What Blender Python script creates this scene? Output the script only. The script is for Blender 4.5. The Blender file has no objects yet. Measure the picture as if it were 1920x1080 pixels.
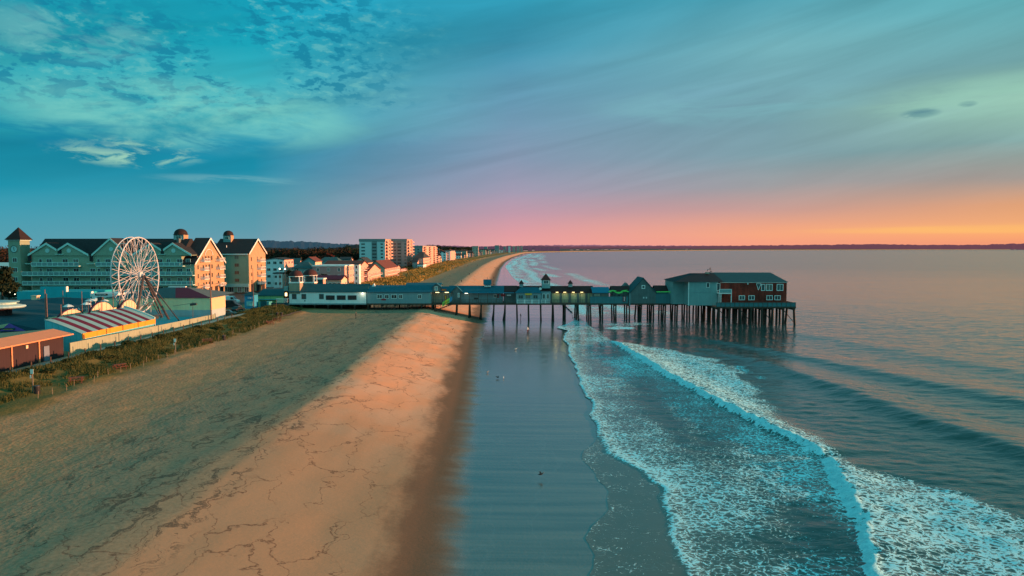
import bpy, math, random
import numpy as np
random.seed(7)
USE_NISHITA = True
R = math.radians
sc = bpy.context.scene
COL = sc.collection
PITCH = math.atan(76/1300.0); CP, SP = math.cos(PITCH), math.sin(PITCH)
EYE = 22.0
# ---------------------------------------------------------------- measuring helpers (photo measurements -> metres)
def at(u, v, Y):
    x = (u-960)/1300.0; y = (540-v)/1300.0
    t = Y/(CP+y*SP)
    return x*t, EYE+t*(-SP+y*CP)
def gx(u, Y): return at(u, 560, Y)[0]
def gz(v, Y): return at(960, v, Y)[1]
def ground_at(u, v, z):
    x = (u-960)/1300.0; y = (540-v)/1300.0
    t = (z-EYE)/(-SP+y*CP)
    return x*t, t*(CP+y*SP)
# ---------------------------------------------------------------- numpy noise
def vnoise(x, y, seed=0):
    x = np.asarray(x, float); y = np.asarray(y, float)
    xi = np.floor(x).astype(np.int64); yi = np.floor(y).astype(np.int64)
    fx = x-xi; fy = y-yi
    fx = fx*fx*(3-2*fx); fy = fy*fy*(3-2*fy)
    def h(a, b):
        n = (a*374761393 + b*668265263 + seed*1442695041) & 0x7fffffff
        n = ((n ^ (n >> 13))*1274126177) & 0x7fffffff
        n = n ^ (n >> 16)
        return (n & 0xffff)/65535.0
    return (h(xi, yi)*(1-fx)+h(xi+1, yi)*fx)*(1-fy)+(h(xi, yi+1)*(1-fx)+h(xi+1, yi+1)*fx)*fy
def fbm(x, y, seed=0, o=4):
    s = 0; a = .5; n = 0
    for k in range(o):
        s = s+a*vnoise(x*2**k, y*2**k, seed+k*17); n += a; a *= .5
    return s/n
def sstep(a, b, x): 
    t = np.clip((x-a)/(b-a), 0, 1); return t*t*(3-2*t)
# ---------------------------------------------------------------- coast lines
def curve(pts):
    a = np.array(pts, float)
    return lambda Y: np.interp(Y, a[:, 0], a[:, 1])
shore = curve([(-200,-3),(30,-3),(45,-3.2),(60,-4),(75,-4.2),(100,-5),(163,-6.9),(298,-8),(697,-11),(1000,-9),(1243,-3),(1500,4),(1800,18),(2200,35),(2600,60),(3000,130),(3600,385),(4300,900),(5000,1500),(6500,4000),(7600,9000),(8200,16000),(9000,30000),(60000,200000)])
swash_in = curve([(-200,11),(30,11),(45.3,11.5),(51,12.0),(57,12.9),(62,13.6),(67,12.3),(73,10.2),(80,10.0),(89,10.3),(97,11.2),(104,10.6),(112,10.9),(130,11.7),(140,11.4),(154,12.6),(165,12.2),(175,13.3),(182,14.8),(188,12.2),(192,12.8),(196,15.0),(207,18),(215,19),(235,20.5),(265,20),(298,17),(353,10),(420,5),(510,0),(794,-8),(1243,0),(1500,12),(1800,28),(2200,45),(2600,75),(3000,150),(3600,410),(4300,930),(5000,1530),(6500,4040),(7600,9050),(8200,16100),(9000,30100),(60000,200300)])
swash_out = curve([(-200,5),(30,5),(40,4.6),(45,5.0),(48,5.9),(51,5.6),(54,6.6),(57,8.2),(61,8.6),(66,7.9),(71,7.2),(74,7.9),(77,9.3),(79.5,9.9)])
crest = curve([(-200,20),(30,21),(38,23),(45.3,24.3),(50,26.2),(55,28.4),(60,30.0),(66,31.7),(71.5,33.2),(76,32.6),(82,31.2),(90,30.0),(95,29),(108,27.6),(125,26),(140,25),(160,23.8),(230,20)])
def profile_z(t, Y):
    k = 1+.22*sstep(100, 45, Y)
    d = np.maximum(-t, 0)
    d2 = np.where(d < 20*k, d/k, np.where(d < 58, 20+(d-20*k)*38/(58-20*k), d))
    z = np.interp(d2, [0,3,8,13,16.5,18.4,20,26,33,40,48,54,57.5,60,62,64,66,70,80,120,100000],
                     [.25,.52,1.5,2.65,3.38,3.60,3.62,3.50,3.42,3.45,3.62,3.9,4.2,4.9,5.1,4.7,4.4,4.4,4.7,5.0,5.2])
    zz = np.interp(np.maximum(t, 0), [0,15,25,60,200,1e6], [.25,.06,-.15,-1.2,-4,-60])
    return np.where(t <= 0, z, zz)
# ---------------------------------------------------------------- node helpers
def nn(nt, t, **k):
    n = nt.nodes.new(t)
    for a, b in k.items():
        if a.startswith('i_'):
            n.inputs[int(a[2:])].default_value = b
        else: setattr(n, a, b)
    return n
def lk(nt, a, b): nt.links.new(a, b)
def srgb(r, g, b):
    f = lambda c: (c/255/12.92) if c/255 <= .04045 else ((c/255+.055)/1.055)**2.4
    return (f(r), f(g), f(b), 1)
class NT:
    """small wrapper to write node maths as expressions"""
    def __init__(s, nt): s.nt = nt
    def val(s, x, n, i):
        if hasattr(x, 'is_output'): s.nt.links.new(x, n.inputs[i])
        else: n.inputs[i].default_value = x
    def m(s, op, a, b=0.0, c=0.0, clamp=False):
        n = s.nt.nodes.new('ShaderNodeMath'); n.operation = op; n.use_clamp = clamp
        s.val(a, n, 0); s.val(b, n, 1); s.val(c, n, 2); return n.outputs[0]
    def mr(s, x, a, b, c=0.0, d=1.0, smooth=True):
        n = s.nt.nodes.new('ShaderNodeMapRange'); n.interpolation_type = 'SMOOTHSTEP' if smooth else 'LINEAR'
        for i, q in enumerate((x, a, b, c, d)): s.val(q, n, i)
        return n.outputs[0]
    def mix(s, f, a, b, mode='MIX'):
        n = s.nt.nodes.new('ShaderNodeMix'); n.data_type = 'RGBA'; n.blend_type = mode
        s.val(f, n, 0); s.val(a, n, 6); s.val(b, n, 7); return n.outputs[2]
    def noise(s, vec, scale, detail=4.0, rough=.5, dist=0.0):
        n = s.nt.nodes.new('ShaderNodeTexNoise'); s.nt.links.new(vec, n.inputs['Vector'])
        n.inputs['Scale'].default_value = scale; n.inputs['Detail'].default_value = detail
        n.inputs['Roughness'].default_value = rough; n.inputs['Distortion'].default_value = dist
        return n.outputs[0]
    def vor(s, vec, scale, feature='F1', out=0):
        n = s.nt.nodes.new('ShaderNodeTexVoronoi'); n.feature = feature; s.nt.links.new(vec, n.inputs['Vector'])
        n.inputs['Scale'].default_value = scale; return n.outputs[out]
    def mapping(s, vec, scale=(1,1,1), rot=(0,0,0), loc=(0,0,0)):
        n = s.nt.nodes.new('ShaderNodeMapping'); s.nt.links.new(vec, n.inputs[0])
        n.inputs['Scale'].default_value = scale; n.inputs['Rotation'].default_value = rot; n.inputs['Location'].default_value = loc
        return n.outputs[0]
    def comb(s, x, y, z=0.0):
        n = s.nt.nodes.new('ShaderNodeCombineXYZ'); s.val(x, n, 0); s.val(y, n, 1); s.val(z, n, 2); return n.outputs[0]
    def sep(s, v):
        n = s.nt.nodes.new('ShaderNodeSeparateXYZ'); s.nt.links.new(v, n.inputs[0]); return n.outputs
    def ramp(s, f, stops, interp='LINEAR'):
        n = s.nt.nodes.new('ShaderNodeValToRGB'); s.nt.links.new(f, n.inputs[0]); cr = n.color_ramp; cr.interpolation = interp
        while len(cr.elements) < len(stops): cr.elements.new(.5)
        for e, (p, c) in zip(cr.elements, stops): e.position = p
        for e, (p, c) in zip(cr.elements, stops): e.position = p; e.color = c
        return n.outputs[0]
    def bump(s, h, strength=.3, dist=1.0, normal=None):
        n = s.nt.nodes.new('ShaderNodeBump'); s.val(strength, n, 0); n.inputs['Distance'].default_value = dist
        s.nt.links.new(h, n.inputs['Height'])
        if normal is not None: s.nt.links.new(normal, n.inputs['Normal'])
        return n.outputs[0]
def newmat(name):
    m = bpy.data.materials.new(name); m.use_nodes = True
    nt = m.node_tree; nt.nodes.clear()
    out = nt.nodes.new('ShaderNodeOutputMaterial'); b = nt.nodes.new('ShaderNodeBsdfPrincipled')
    nt.links.new(b.outputs[0], out.inputs[0])
    return m, nt, b, NT(nt)
_mats = {}
def mat(name, col, rough=.75, var=.18, scale=.6, clap=None, pitch=.25, metal=0.0, emit=None, haze=None, spec=.3):
    if name in _mats: return _mats[name]
    m, nt, b, N = newmat(name)
    tc = nt.nodes.new('ShaderNodeNewGeometry'); P = tc.outputs['Position']
    n1 = N.noise(P, scale, 5, .6); n2 = N.noise(P, scale*9, 3, .6)
    f = N.m('ADD', N.m('MULTIPLY', n1, .65), N.m('MULTIPLY', n2, .35))
    k = N.mr(f, .3, .7, 1-var, 1+var, False)
    # streaky weathering running down the surface
    st = N.noise(N.mapping(P, (2.2, 2.2, .12)), 1.0, 3, .5)
    k = N.m('MULTIPLY', k, N.mr(st, .35, .7, 1-var*.6, 1+var*.3, False))
    c = N.mix(1.0, (col[0], col[1], col[2], 1), N.comb(k, k, k), 'MULTIPLY')
    b.inputs['Roughness'].default_value = rough; b.inputs['Metallic'].default_value = metal
    b.inputs['Specular IOR Level'].default_value = spec
    if clap:
        s = N.sep(P); q = s[2] if clap == 'h' else N.m('ADD', s[0], s[1])
        w = N.m('FRACT', N.m('DIVIDE', q, pitch))
        line = N.mr(w, .0, .16, .72, 1.0, False)
        c = N.mix(1.0, c, N.comb(line, line, line), 'MULTIPLY')
        lk(nt, N.bump(w, .5, .03), b.inputs['Normal'])
    else:
        lk(nt, N.bump(n2, .25, .03), b.inputs['Normal'])
    lk(nt, c, b.inputs['Base Color'])
    if emit: 
        b.inputs['Emission Color'].default_value = (*emit[:3], 1); b.inputs['Emission Strength'].default_value = emit[3]
    if haze:   # air light of distance, painted on as an even surface glow
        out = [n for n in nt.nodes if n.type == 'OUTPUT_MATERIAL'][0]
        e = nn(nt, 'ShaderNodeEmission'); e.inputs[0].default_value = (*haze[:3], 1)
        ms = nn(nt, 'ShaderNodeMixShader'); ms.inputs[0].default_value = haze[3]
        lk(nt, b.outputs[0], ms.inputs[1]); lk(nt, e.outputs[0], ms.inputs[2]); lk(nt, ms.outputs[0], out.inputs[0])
    _mats[name] = m
    return m
# ---------------------------------------------------------------- objects
def tag(o, label=None, cat=None, group=None, kind=None):
    if label: o['label'] = label
    if cat: o['category'] = cat
    if group: o['group'] = group
    if kind: o['kind'] = kind
    return o
def thing(name, loc, label, cat, group=None, rz=0):
    o = bpy.data.objects.new(name, None); COL.objects.link(o); o.location = loc; o.rotation_euler = (0, 0, rz)
    o.empty_display_size = .5
    return tag(o, label, cat, group)
def wloc(o):
    x = y = z = 0
    while o is not None:
        x += o.location.x; y += o.location.y; z += o.location.z; o = o.parent
    return x, y, z
class MB:
    """collects shapes in world metres; build() makes ONE mesh object"""
    def __init__(s): s.v = []; s.f = []; s.mi = []; s.cur = 0
    def add(s, vs, fs):
        n = len(s.v); s.v += [tuple(p) for p in vs]
        for f in fs: s.f.append(tuple(i+n for i in f)); s.mi.append(s.cur)
        return s
    def box(s, x0, x1, y0, y1, z0, z1):
        if x0 > x1: x0, x1 = x1, x0
        if y0 > y1: y0, y1 = y1, y0
        if z0 > z1: z0, z1 = z1, z0
        return s.add([(x0,y0,z0),(x1,y0,z0),(x1,y1,z0),(x0,y1,z0),(x0,y0,z1),(x1,y0,z1),(x1,y1,z1),(x0,y1,z1)],
              [(0,3,2,1),(4,5,6,7),(0,1,5,4),(1,2,6,5),(2,3,7,6),(3,0,4,7)])
    def ext(s, poly, axis, a0, a1):
        """extrude a 2D outline; axis 'y': poly is (x,z); axis 'x': poly is (y,z); axis 'z': poly is (x,y)"""
        def P(p, a): return {'y': (p[0], a, p[1]), 'x': (a, p[0], p[1]), 'z': (p[0], p[1], a)}[axis]
        n = len(poly)
        vs = [P(p, a0) for p in poly]+[P(p, a1) for p in poly]
        fs = [tuple(range(n)), tuple(range(2*n-1, n-1, -1))]+[(i, i+n, (i+1) % n+n, (i+1) % n) for i in range(n)]
        return s.add(vs, fs)
    def tube(s, p, q, r, r2=None, n=6, cap=True):
        r2 = r if r2 is None else r2
        p = np.array(p, float); q = np.array(q, float); d = q-p; L = np.linalg.norm(d); d = d/(L or 1)
        a = np.cross(d, (0,0,1)) if abs(d[2]) < .9 else np.cross(d, (1,0,0)); a /= np.linalg.norm(a); b = np.cross(d, a)
        vs = []
        for c, rr in ((p, r), (q, r2)):
            for i in range(n):
                t = 2*math.pi*i/n; vs.append(c+rr*(math.cos(t)*a+math.sin(t)*b))
        fs = [(i, (i+1) % n, (i+1) % n+n, i+n) for i in range(n)]
        if cap: fs += [tuple(range(n-1, -1, -1)), tuple(range(n, 2*n))]
        return s.add(vs, fs)
    def lathe(s, cx, cy, prof, n=16):
        """prof: list of (radius, z)"""
        vs = []; fs = []
        for r, z in prof:
            for i in range(n):
                t = 2*math.pi*(i+.5)/n; vs.append((cx+r*math.cos(t), cy+r*math.sin(t), z))
        for k in range(len(prof)-1):
            for i in range(n):
                fs.append((k*n+i, k*n+(i+1) % n, (k+1)*n+(i+1) % n, (k+1)*n+i))
        fs += [tuple(range(n-1, -1, -1)), tuple(range((len(prof)-1)*n, len(prof)*n))]
        return s.add(vs, fs)
    def gable(s, x0, x1, y0, y1, ze, zr, axis='x', o=.4, th=.22):
        """gable roof; axis = direction of the ridge"""
        if axis == 'x':
            m = (y0+y1)/2; sl = (zr-ze)/((y1-y0)/2)
            return s.ext([(y0-o, ze-o*sl), (m, zr), (y1+o, ze-o*sl), (y1+o, ze-o*sl+th), (m, zr+th), (y0-o, ze-o*sl+th)], 'x', x0-o, x1+o)
        m = (x0+x1)/2; sl = (zr-ze)/((x1-x0)/2)
        return s.ext([(x0-o, ze-o*sl), (m, zr), (x1+o, ze-o*sl), (x1+o, ze-o*sl+th), (m, zr+th), (x0-o, ze-o*sl+th)], 'y', y0-o, y1+o)
    def hip(s, x0, x1, y0, y1, ze, zr, rx0, rx1, ry0=None, ry1=None, o=.4):
        ry0 = (y0+y1)/2 if ry0 is None else ry0; ry1 = ry0+.05 if ry1 is None else ry1
        return s.add([(x0-o,y0-o,ze),(x1+o,y0-o,ze),(x1+o,y1+o,ze),(x0-o,y1+o,ze),(rx0,ry0,zr),(rx1,ry0,zr),(rx1,ry1,zr),(rx0,ry1,zr)],
            [(0,3,2,1),(4,5,6,7),(0,1,5,4),(1,2,6,5),(2,3,7,6),(3,0,4,7)])
    def build(s, name, mats, parent=None, smooth=False, label=None):
        ox, oy, oz = wloc(parent) if parent is not None else (0, 0, 0)
        me = bpy.data.meshes.new(name)
        me.from_pydata([(x-ox, y-oy, z-oz) for x, y, z in s.v], [], s.f)
        if not isinstance(mats, (list, tuple)): mats = [mats]
        for m in mats: me.materials.append(m)
        if len(mats) > 1: me.polygons.foreach_set('material_index', s.mi)
        if smooth: me.polygons.foreach_set('use_smooth', [True]*len(s.f))
        me.update()
        o = bpy.data.objects.new(name, me); COL.objects.link(o)
        if parent is not None: o.parent = parent
        if label: o['label'] = label
        return o
def single(name, mb, m, loc, label, cat, group=None, kind=None):
    """a top-level thing that is one mesh, with its origin at its base"""
    o = mb.build(name, m); 
    for v in o.data.vertices: v.co.x -= loc[0]; v.co.y -= loc[1]; v.co.z -= loc[2]
    o.location = loc
    return tag(o, label, cat, group, kind)
def dup(root, loc, label, group=None, rz=None, sc_=None):
    r = root.copy(); COL.objects.link(r); r.location = loc; r['label'] = label
    if group: r['group'] = group
    if rz is not None: r.rotation_euler[2] = rz
    if sc_: r.scale = sc_
    for ch in list(root.children):
        c = ch.copy(); COL.objects.link(c); c.parent = r
        for g in list(ch.children):
            d = g.copy(); COL.objects.link(d); d.parent = c
    return r
_win = {}
_prnd = random.Random(99)
def window(root, x, y, z, w, h, face, frame, pane, fw=.12, name='window'):
    """window with its centre at (x,y,z) on a wall facing -Y ('f') or +X ('s')"""
    if pane.name == 'glass': pane = _prnd.choice([pane, pane, pane, pane, M['glass_dim'], M['curtain'], M['glass_red']])
    key = (round(w, 2), round(h, 2), face, frame.name, pane.name, fw)
    if key not in _win:
        a = MB(); b = MB()
        if face == 'f':
            for bx in ((-w/2,-w/2+fw,-h/2,h/2),(w/2-fw,w/2,-h/2,h/2),(-w/2+fw,w/2-fw,-h/2,-h/2+fw),(-w/2+fw,w/2-fw,h/2-fw,h/2)):
                a.box(bx[0], bx[1], -.09, .02, bx[2], bx[3])
            if w > 1.1: a.box(-fw*.3, fw*.3, -.08, .02, -h/2+fw, h/2-fw)
            b.box(-w/2+fw, w/2-fw, -.05, .015, -h/2+fw, h/2-fw)
        else:
            for bx in ((-w/2,-w/2+fw,-h/2,h/2),(w/2-fw,w/2,-h/2,h/2),(-w/2+fw,w/2-fw,-h/2,-h/2+fw),(-w/2+fw,w/2-fw,h/2-fw,h/2)):
                a.box(-.02, .09, bx[0], bx[1], bx[2], bx[3])
            if w > 1.1: a.box(-.02, .08, -fw*.3, fw*.3, -h/2+fw, h/2-fw)
            b.box(-.015, .05, -w/2+fw, w/2-fw, -h/2+fw, h/2-fw)
        def me(mb, m, n):
            q = bpy.data.meshes.new(n); q.from_pydata(mb.v, [], mb.f); q.materials.append(m); return q
        _win[key] = (me(a, frame, name), me(b, pane, 'pane'))
    A, B = _win[key]
    o = bpy.data.objects.new(name, A); COL.objects.link(o); o.parent = root
    rx, ry, rz = wloc(root); o.location = (x-rx, y-ry, z-rz)
    p = bpy.data.objects.new('pane', B); COL.objects.link(p); p.parent = o
    return o
# ---------------------------------------------------------------- camera, light, sky
cam = bpy.data.cameras.new('camera'); co = bpy.data.objects.new('camera', cam); COL.objects.link(co)
cam.sensor_width = 36; cam.lens = 36*1300/1920; cam.clip_start = .5; cam.clip_end = 200000
co.location = (0, 0, EYE); co.rotation_euler = (R(90)-PITCH, 0, 0); sc.camera = co
sc.view_settings.view_transform = 'Standard'; sc.view_settings.look = 'None'; sc.view_settings.exposure = 0; sc.view_settings.gamma = 1
SUN_EL, SUN_AZ = R(4.6), R(88.5)      # azimuth from +Y towards +X
sl = bpy.data.lights.new('sun', 'SUN'); sl.energy = 9.5; sl.angle = R(.6); sl.color = (1.0, .42, .20)
so = bpy.data.objects.new('sun', sl); COL.objects.link(so)
from mathutils import Vector
sdir = Vector((math.sin(SUN_AZ)*math.cos(SUN_EL), math.cos(SUN_AZ)*math.cos(SUN_EL), math.sin(SUN_EL)))
so.rotation_euler = sdir.to_track_quat('Z', 'Y').to_euler(); so.location = (200, 50, 80)
w = bpy.data.worlds.new('World'); sc.world = w; w.use_nodes = True
nt = w.node_tree; nt.nodes.clear(); N = NT(nt)
tc = nn(nt, 'ShaderNodeTexCoord'); D = tc.outputs['Generated']; s = N.sep(D)
az = N.m('ARCTAN2', s[0], s[1])
hl = N.m('SQRT', N.m('ADD', N.m('MULTIPLY', s[0], s[0]), N.m('MULTIPLY', s[1], s[1])))
el = N.m('DIVIDE', s[2], N.m('MAXIMUM', hl, .001))
def band(d, rows): return [(max(0, (464-v)/d)/.7, srgb(*c)) for v, c in rows]
TOP = (.055, .29, .31, 1)
fac = N.m('DIVIDE', el, .7, clamp=True)
# warp the band lookup so that the bands undulate like thin cloud layers, rising to the sunward side
wv = N.comb(N.m('MULTIPLY', az, 1.6), N.m('MULTIPLY', el, 9.0))
wv = N.comb(N.m('MULTIPLY', az, 1.6), N.m('MULTIPLY', N.m('SUBTRACT', el, N.m('MULTIPLY', az, .16)), 11.0))
wn = N.noise(wv, 1.3, 5, .55, .4)
warp = N.m('MULTIPLY', N.m('SUBTRACT', wn, .5), N.mr(el, .0, .12, .0, .05, False))
facw = N.m('ADD', fac, warp, clamp=True)
rows = {
 -36.4: (1615, [(464,(88,160,176)),(400,(62,156,178)),(345,(12,146,172)),(270,(0,130,156)),(225,(34,158,174)),(170,(64,170,178)),(110,(40,160,175)),(60,(22,148,168)),(0,(18,150,172))]),
 -20.3: (1386, [(464,(112,158,174)),(430,(92,154,172)),(370,(64,150,170)),(320,(14,136,164)),(268,(4,142,172)),(225,(56,168,182)),(160,(58,172,184)),(100,(20,160,180)),(0,(14,158,184))]),
 0.0: (1300, [(464,(236,162,160)),(440,(224,156,162)),(400,(192,152,170)),(360,(160,152,176)),(300,(132,150,176)),(240,(112,150,176)),(160,(92,152,178)),(90,(58,146,174)),(0,(46,156,184))]),
 20.3: (1386, [(464,(246,158,130)),(440,(246,166,128)),(425,(238,164,132)),(395,(200,156,148)),(350,(158,158,162)),(290,(126,160,170)),(200,(116,162,174)),(100,(116,178,188)),(0,(78,160,178))]),
 35.9: (1604, [(464,(238,146,116)),(440,(250,168,112)),(428,(250,180,112)),(415,(238,168,118)),(385,(222,160,120)),(330,(162,152,146)),(265,(126,162,160)),(190,(150,196,178)),(120,(112,164,168)),(0,(92,166,174))]),
}
azs = sorted(rows); rc = [N.ramp(facw, band(*rows[a])+[(1, TOP)]) for a in azs]
c = rc[0]
for i in range(1, 5):
    c = N.mix(N.mr(az, R(azs[i-1]), R(azs[i]), 0, 1, False), c, rc[i])
# soft streaks, slanting up to the sunward side
stv = N.comb(N.m('MULTIPLY', az, 1.2), N.m('MULTIPLY', N.m('SUBTRACT', el, N.m('MULTIPLY', az, .22)), 10.0))
sn = N.noise(stv, 1.8, 6, .55, .6)
sg = N.mr(sn, .3, .7, .85, 1.15, False)
sg = N.m('ADD', 1.0, N.m('MULTIPLY', N.m('SUBTRACT', sg, 1.0), N.mr(el, .02, .14)))
c = N.mix(1.0, c, N.comb(sg, sg, sg), 'MULTIPLY')
# mackerel flecks, upper left
fv = N.comb(N.m('MULTIPLY', az, 36.0), N.m('MULTIPLY', el, 78.0))
fl = N.noise(fv, 1.0, 5, .62, .25)
big = N.noise(N.comb(N.m('MULTIPLY', az, 5.0), N.m('MULTIPLY', el, 9.0)), 1.0, 3, .5)
fm = N.m('MULTIPLY', N.mr(az, R(-2), R(-16)), N.mr(el, .13, .20))
fm = N.m('MULTIPLY', fm, N.mr(big, .40, .52))
dark = N.m('MULTIPLY', N.mr(fl, .50, .58), fm)
c = N.mix(N.m('MULTIPLY', dark, .78), c, srgb(12, 126, 158))
lite = N.m('MULTIPLY', N.mr(fl, .46, .34), fm)
c = N.mix(N.m('MULTIPLY', lite, .35), c, srgb(128, 204, 196))
def patch(a0, e0, ra, re, col, k, thr=(.42, .60), sc1=(16, 60)):
    global c
    dx = N.m('DIVIDE', N.m('SUBTRACT', az, a0), ra); dy = N.m('DIVIDE', N.m('SUBTRACT', el, e0), re)
    r2 = N.m('ADD', N.m('MULTIPLY', dx, dx), N.m('MULTIPLY', dy, dy))
    g = N.mr(r2, 1.0, .0)
    n = N.noise(N.comb(N.m('MULTIPLY', az, sc1[0]), N.m('MULTIPLY', el, sc1[1])), 1.0, 6, .62, .5)
    c = N.mix(N.m('MULTIPLY', N.m('MULTIPLY', g, N.mr(n, thr[0], thr[1])), k), c, col)
patch(-.42, .170, .26, .055, srgb(128, 208, 196), .85, (.30, .66), (7, 22))      # bright gap
patch(-.56, .255, .12, .040, srgb(110, 184, 186), .65, (.40, .60), (10, 30))
patch(-.50, .119, .10, .022, srgb(150, 204, 184), 1.0, (.46, .60), (22, 70))      # small lit wisps
patch(-.38, .090, .12, .008, srgb(120, 180, 190), .5, (.40, .60), (10, 90))
patch(-.52, .135, .26, .022, srgb(0, 128, 162), .75, (.38, .56), (8, 40))
patch(.527, .165, .026, .0075, srgb(82, 132, 146), .9, (.32, .46), (40, 110))
patch(.575, .171, .012, .0045, srgb(88, 134, 146), .8, (.30, .45), (40, 110))
patch(.58, .0215, .22, .0060, srgb(255, 192, 108), .55, (.30, .60), (4, 80))
patch(.30, .195, .22, .035, srgb(124, 184, 192), .55, (.35, .62), (5, 30))
patch(.60, .178, .16, .030, srgb(150, 202, 182), .6, (.35, .62), (5, 40))
# behind the camera: bright open cyan sky that fills the shadows
back = N.m('MULTIPLY', N.mr(s[1], .42, -.25), N.mr(s[2], .97, .55, .35, 1.0))
c = N.mix(back, c, (.17, .66, .73, 1))
ns = nn(nt, 'ShaderNodeTexSky'); ns.sky_type = 'NISHITA'; ns.sun_disc = False; ns.sun_elevation = SUN_EL; ns.sun_rotation = SUN_AZ
bg1 = nn(nt, 'ShaderNodeBackground'); lk(nt, c, bg1.inputs[0]); bg1.inputs[1].default_value = 1.0
bg2 = nn(nt, 'ShaderNodeBackground'); lk(nt, ns.outputs[0], bg2.inputs[0]); bg2.inputs[1].default_value = .004
ad = nn(nt, 'ShaderNodeAddShader'); lk(nt, bg1.outputs[0], ad.inputs[0]); lk(nt, bg2.outputs[0], ad.inputs[1])
ow = nn(nt, 'ShaderNodeOutputWorld'); lk(nt, (ad if USE_NISHITA else bg1).outputs[0], ow.inputs[0])
# ================================================================ beach, town ground and sea
def grid_mesh(name, X, Y, Z, attrs, mats, smooth=True):
    nr, nc = X.shape
    me = bpy.data.meshes.new(name)
    me.vertices.add(nr*nc)
    co_ = np.stack([X, Y, Z], -1).reshape(-1, 3).astype(np.float32)
    me.vertices.foreach_set('co', co_.ravel())
    i = np.arange(nr*nc).reshape(nr, nc)
    q = np.stack([i[:-1, :-1], i[:-1, 1:], i[1:, 1:], i[1:, :-1]], -1).reshape(-1, 4)
    nf = len(q)
    me.loops.add(nf*4); me.loops.foreach_set('vertex_index', q.ravel().astype(np.int32))
    me.polygons.add(nf); me.polygons.foreach_set('loop_start', (np.arange(nf)*4).astype(np.int32))
    me.polygons.foreach_set('use_smooth', np.ones(nf, bool))
    me.update(calc_edges=True); me.validate()
    for k, a in attrs.items():
        at_ = me.attributes.new(k, 'FLOAT', 'POINT'); at_.data.foreach_set('value', a.ravel().astype(np.float32))
    for m in mats: me.materials.append(m)
    o = bpy.data.objects.new(name, me); COL.objects.link(o); return o
def rows_y(fine):
    a = [np.arange(-60, 30, 6.0), np.arange(30, 110, fine), np.arange(110, 300, fine*2.6)]
    y = 300.0; g = []
    while y < 45000: g.append(y); y *= 1.035
    return np.concatenate(a+[np.array(g)])
# ---- ground sheet
ys = rows_y(.6)
tl = [-60000, -20000, -8000, -3000, -1500, -900, -600, -400, -300, -240, -200, -170, -150, -135, -122, -112, -104, -97]
tt = np.concatenate([np.array(tl, float), np.arange(-92, -66, 1.3), np.arange(-66, 2, .45), np.arange(2, 30, 1.0), np.array([32, 40, 60, 90, 150, 300, 700, 2000, 10000])])
T, Yg = np.meshgrid(tt, ys); Xg = shore(Yg)+T
Zg = profile_z(T, Yg)
near = sstep(400, 200, Yg)
lump = (fbm(Xg/3.5, Yg/3.5, 3)-.5)
Zg = Zg + lump*.16*sstep(-20, -27, T)*sstep(-70, -64, T) + (fbm(Xg/1.1, Yg/1.1, 5, 3)-.5)*.10*sstep(-27, -33, T)*sstep(-70, -64, T)*near
Zg = Zg + (fbm(Xg/7, Yg/18, 8)-.5)*.30*sstep(-1, -6, T)*sstep(-30, -22, T)
# dune field beyond the pier, and dune lumps this side of it
dune = sstep(225, 245, Yg)*sstep(-42, -46, T)*sstep(-76, -70, T)
Zg = Zg + dune*((fbm(Xg/9, Yg/22, 9)-.3)*2.0+.2)
strip = sstep(-49, -52, T)*sstep(-62.5, -61, T)*sstep(232, 215, Yg)
Zg = Zg + strip*(fbm(Xg/3, Yg/5, 19)-.35)*.7
# land behind rises gently far inland
Zg = Zg + np.where(T < -300, (np.abs(T)-300).clip(0, 4000)*.004*fbm(Xg/900, Yg/900, 4), 0)*sstep(15000, 4000, Yg)
grass = sstep(-49, -53, T+3*(fbm(Xg/6, Yg/6, 12)-.5)*2)*sstep(-63.5, -62, T)*sstep(232, 215, Yg) \
      + sstep(225, 245, Yg)*sstep(-40, -48, T+14*(fbm(Xg/16, Yg/30, 13)-.5))*sstep(-78, -70, T)
pave = sstep(-62.2, -63.2, T)*sstep(-69, -67, T)*0 + sstep(-72, -77, T)
beach, nt, b, N = newmat('sand_and_ground')
ge = nn(nt, 'ShaderNodeNewGeometry'); P = ge.outputs['Position']; sx = N.sep(P)
flat = N.comb(sx[0], sx[1], 0.0)
def attr(nt, k): return nn(nt, 'ShaderNodeAttribute', attribute_name=k).outputs['Fac']
t = attr(nt, 't'); gr = attr(nt, 'grass'); pv = attr(nt, 'pave')
nA = N.noise(flat, .35, 5, .6); nB = N.noise(flat, 3.0, 4, .65); nC = N.noise(N.mapping(flat, (1.0, .25, 1)), .5, 5, .6)
dry = N.mix(N.mr(nB, .35, .68), (.28, .165, .082, 1), (.41, .26, .145, 1))
dry = N.mix(N.mr(nA, .35, .7), dry, N.mix(.45, dry, (.50, .29, .14, 1)))
# hollow behind the berm, its cool shade painted into the sand colour
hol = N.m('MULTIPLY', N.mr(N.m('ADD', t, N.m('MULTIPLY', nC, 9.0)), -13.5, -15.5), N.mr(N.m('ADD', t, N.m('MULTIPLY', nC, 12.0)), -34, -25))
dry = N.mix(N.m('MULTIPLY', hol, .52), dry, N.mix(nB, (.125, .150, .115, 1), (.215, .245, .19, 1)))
face = N.mix(N.mr(nC, .3, .7), (.74, .34, .18, 1), (.62, .32, .185, 1))  # sunlit orange of the berm face put into the sand colour
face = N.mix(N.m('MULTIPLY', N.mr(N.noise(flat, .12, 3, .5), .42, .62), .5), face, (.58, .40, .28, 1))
face = N.mix(N.m('MULTIPLY', N.mr(N.m('ADD', sx[1], N.m('MULTIPLY', nC, 30.0)), 122, 70), .85), face, (.285, .205, .125, 1))  # sunlit orange fades towards the camera, painted as greyer sand
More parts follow.
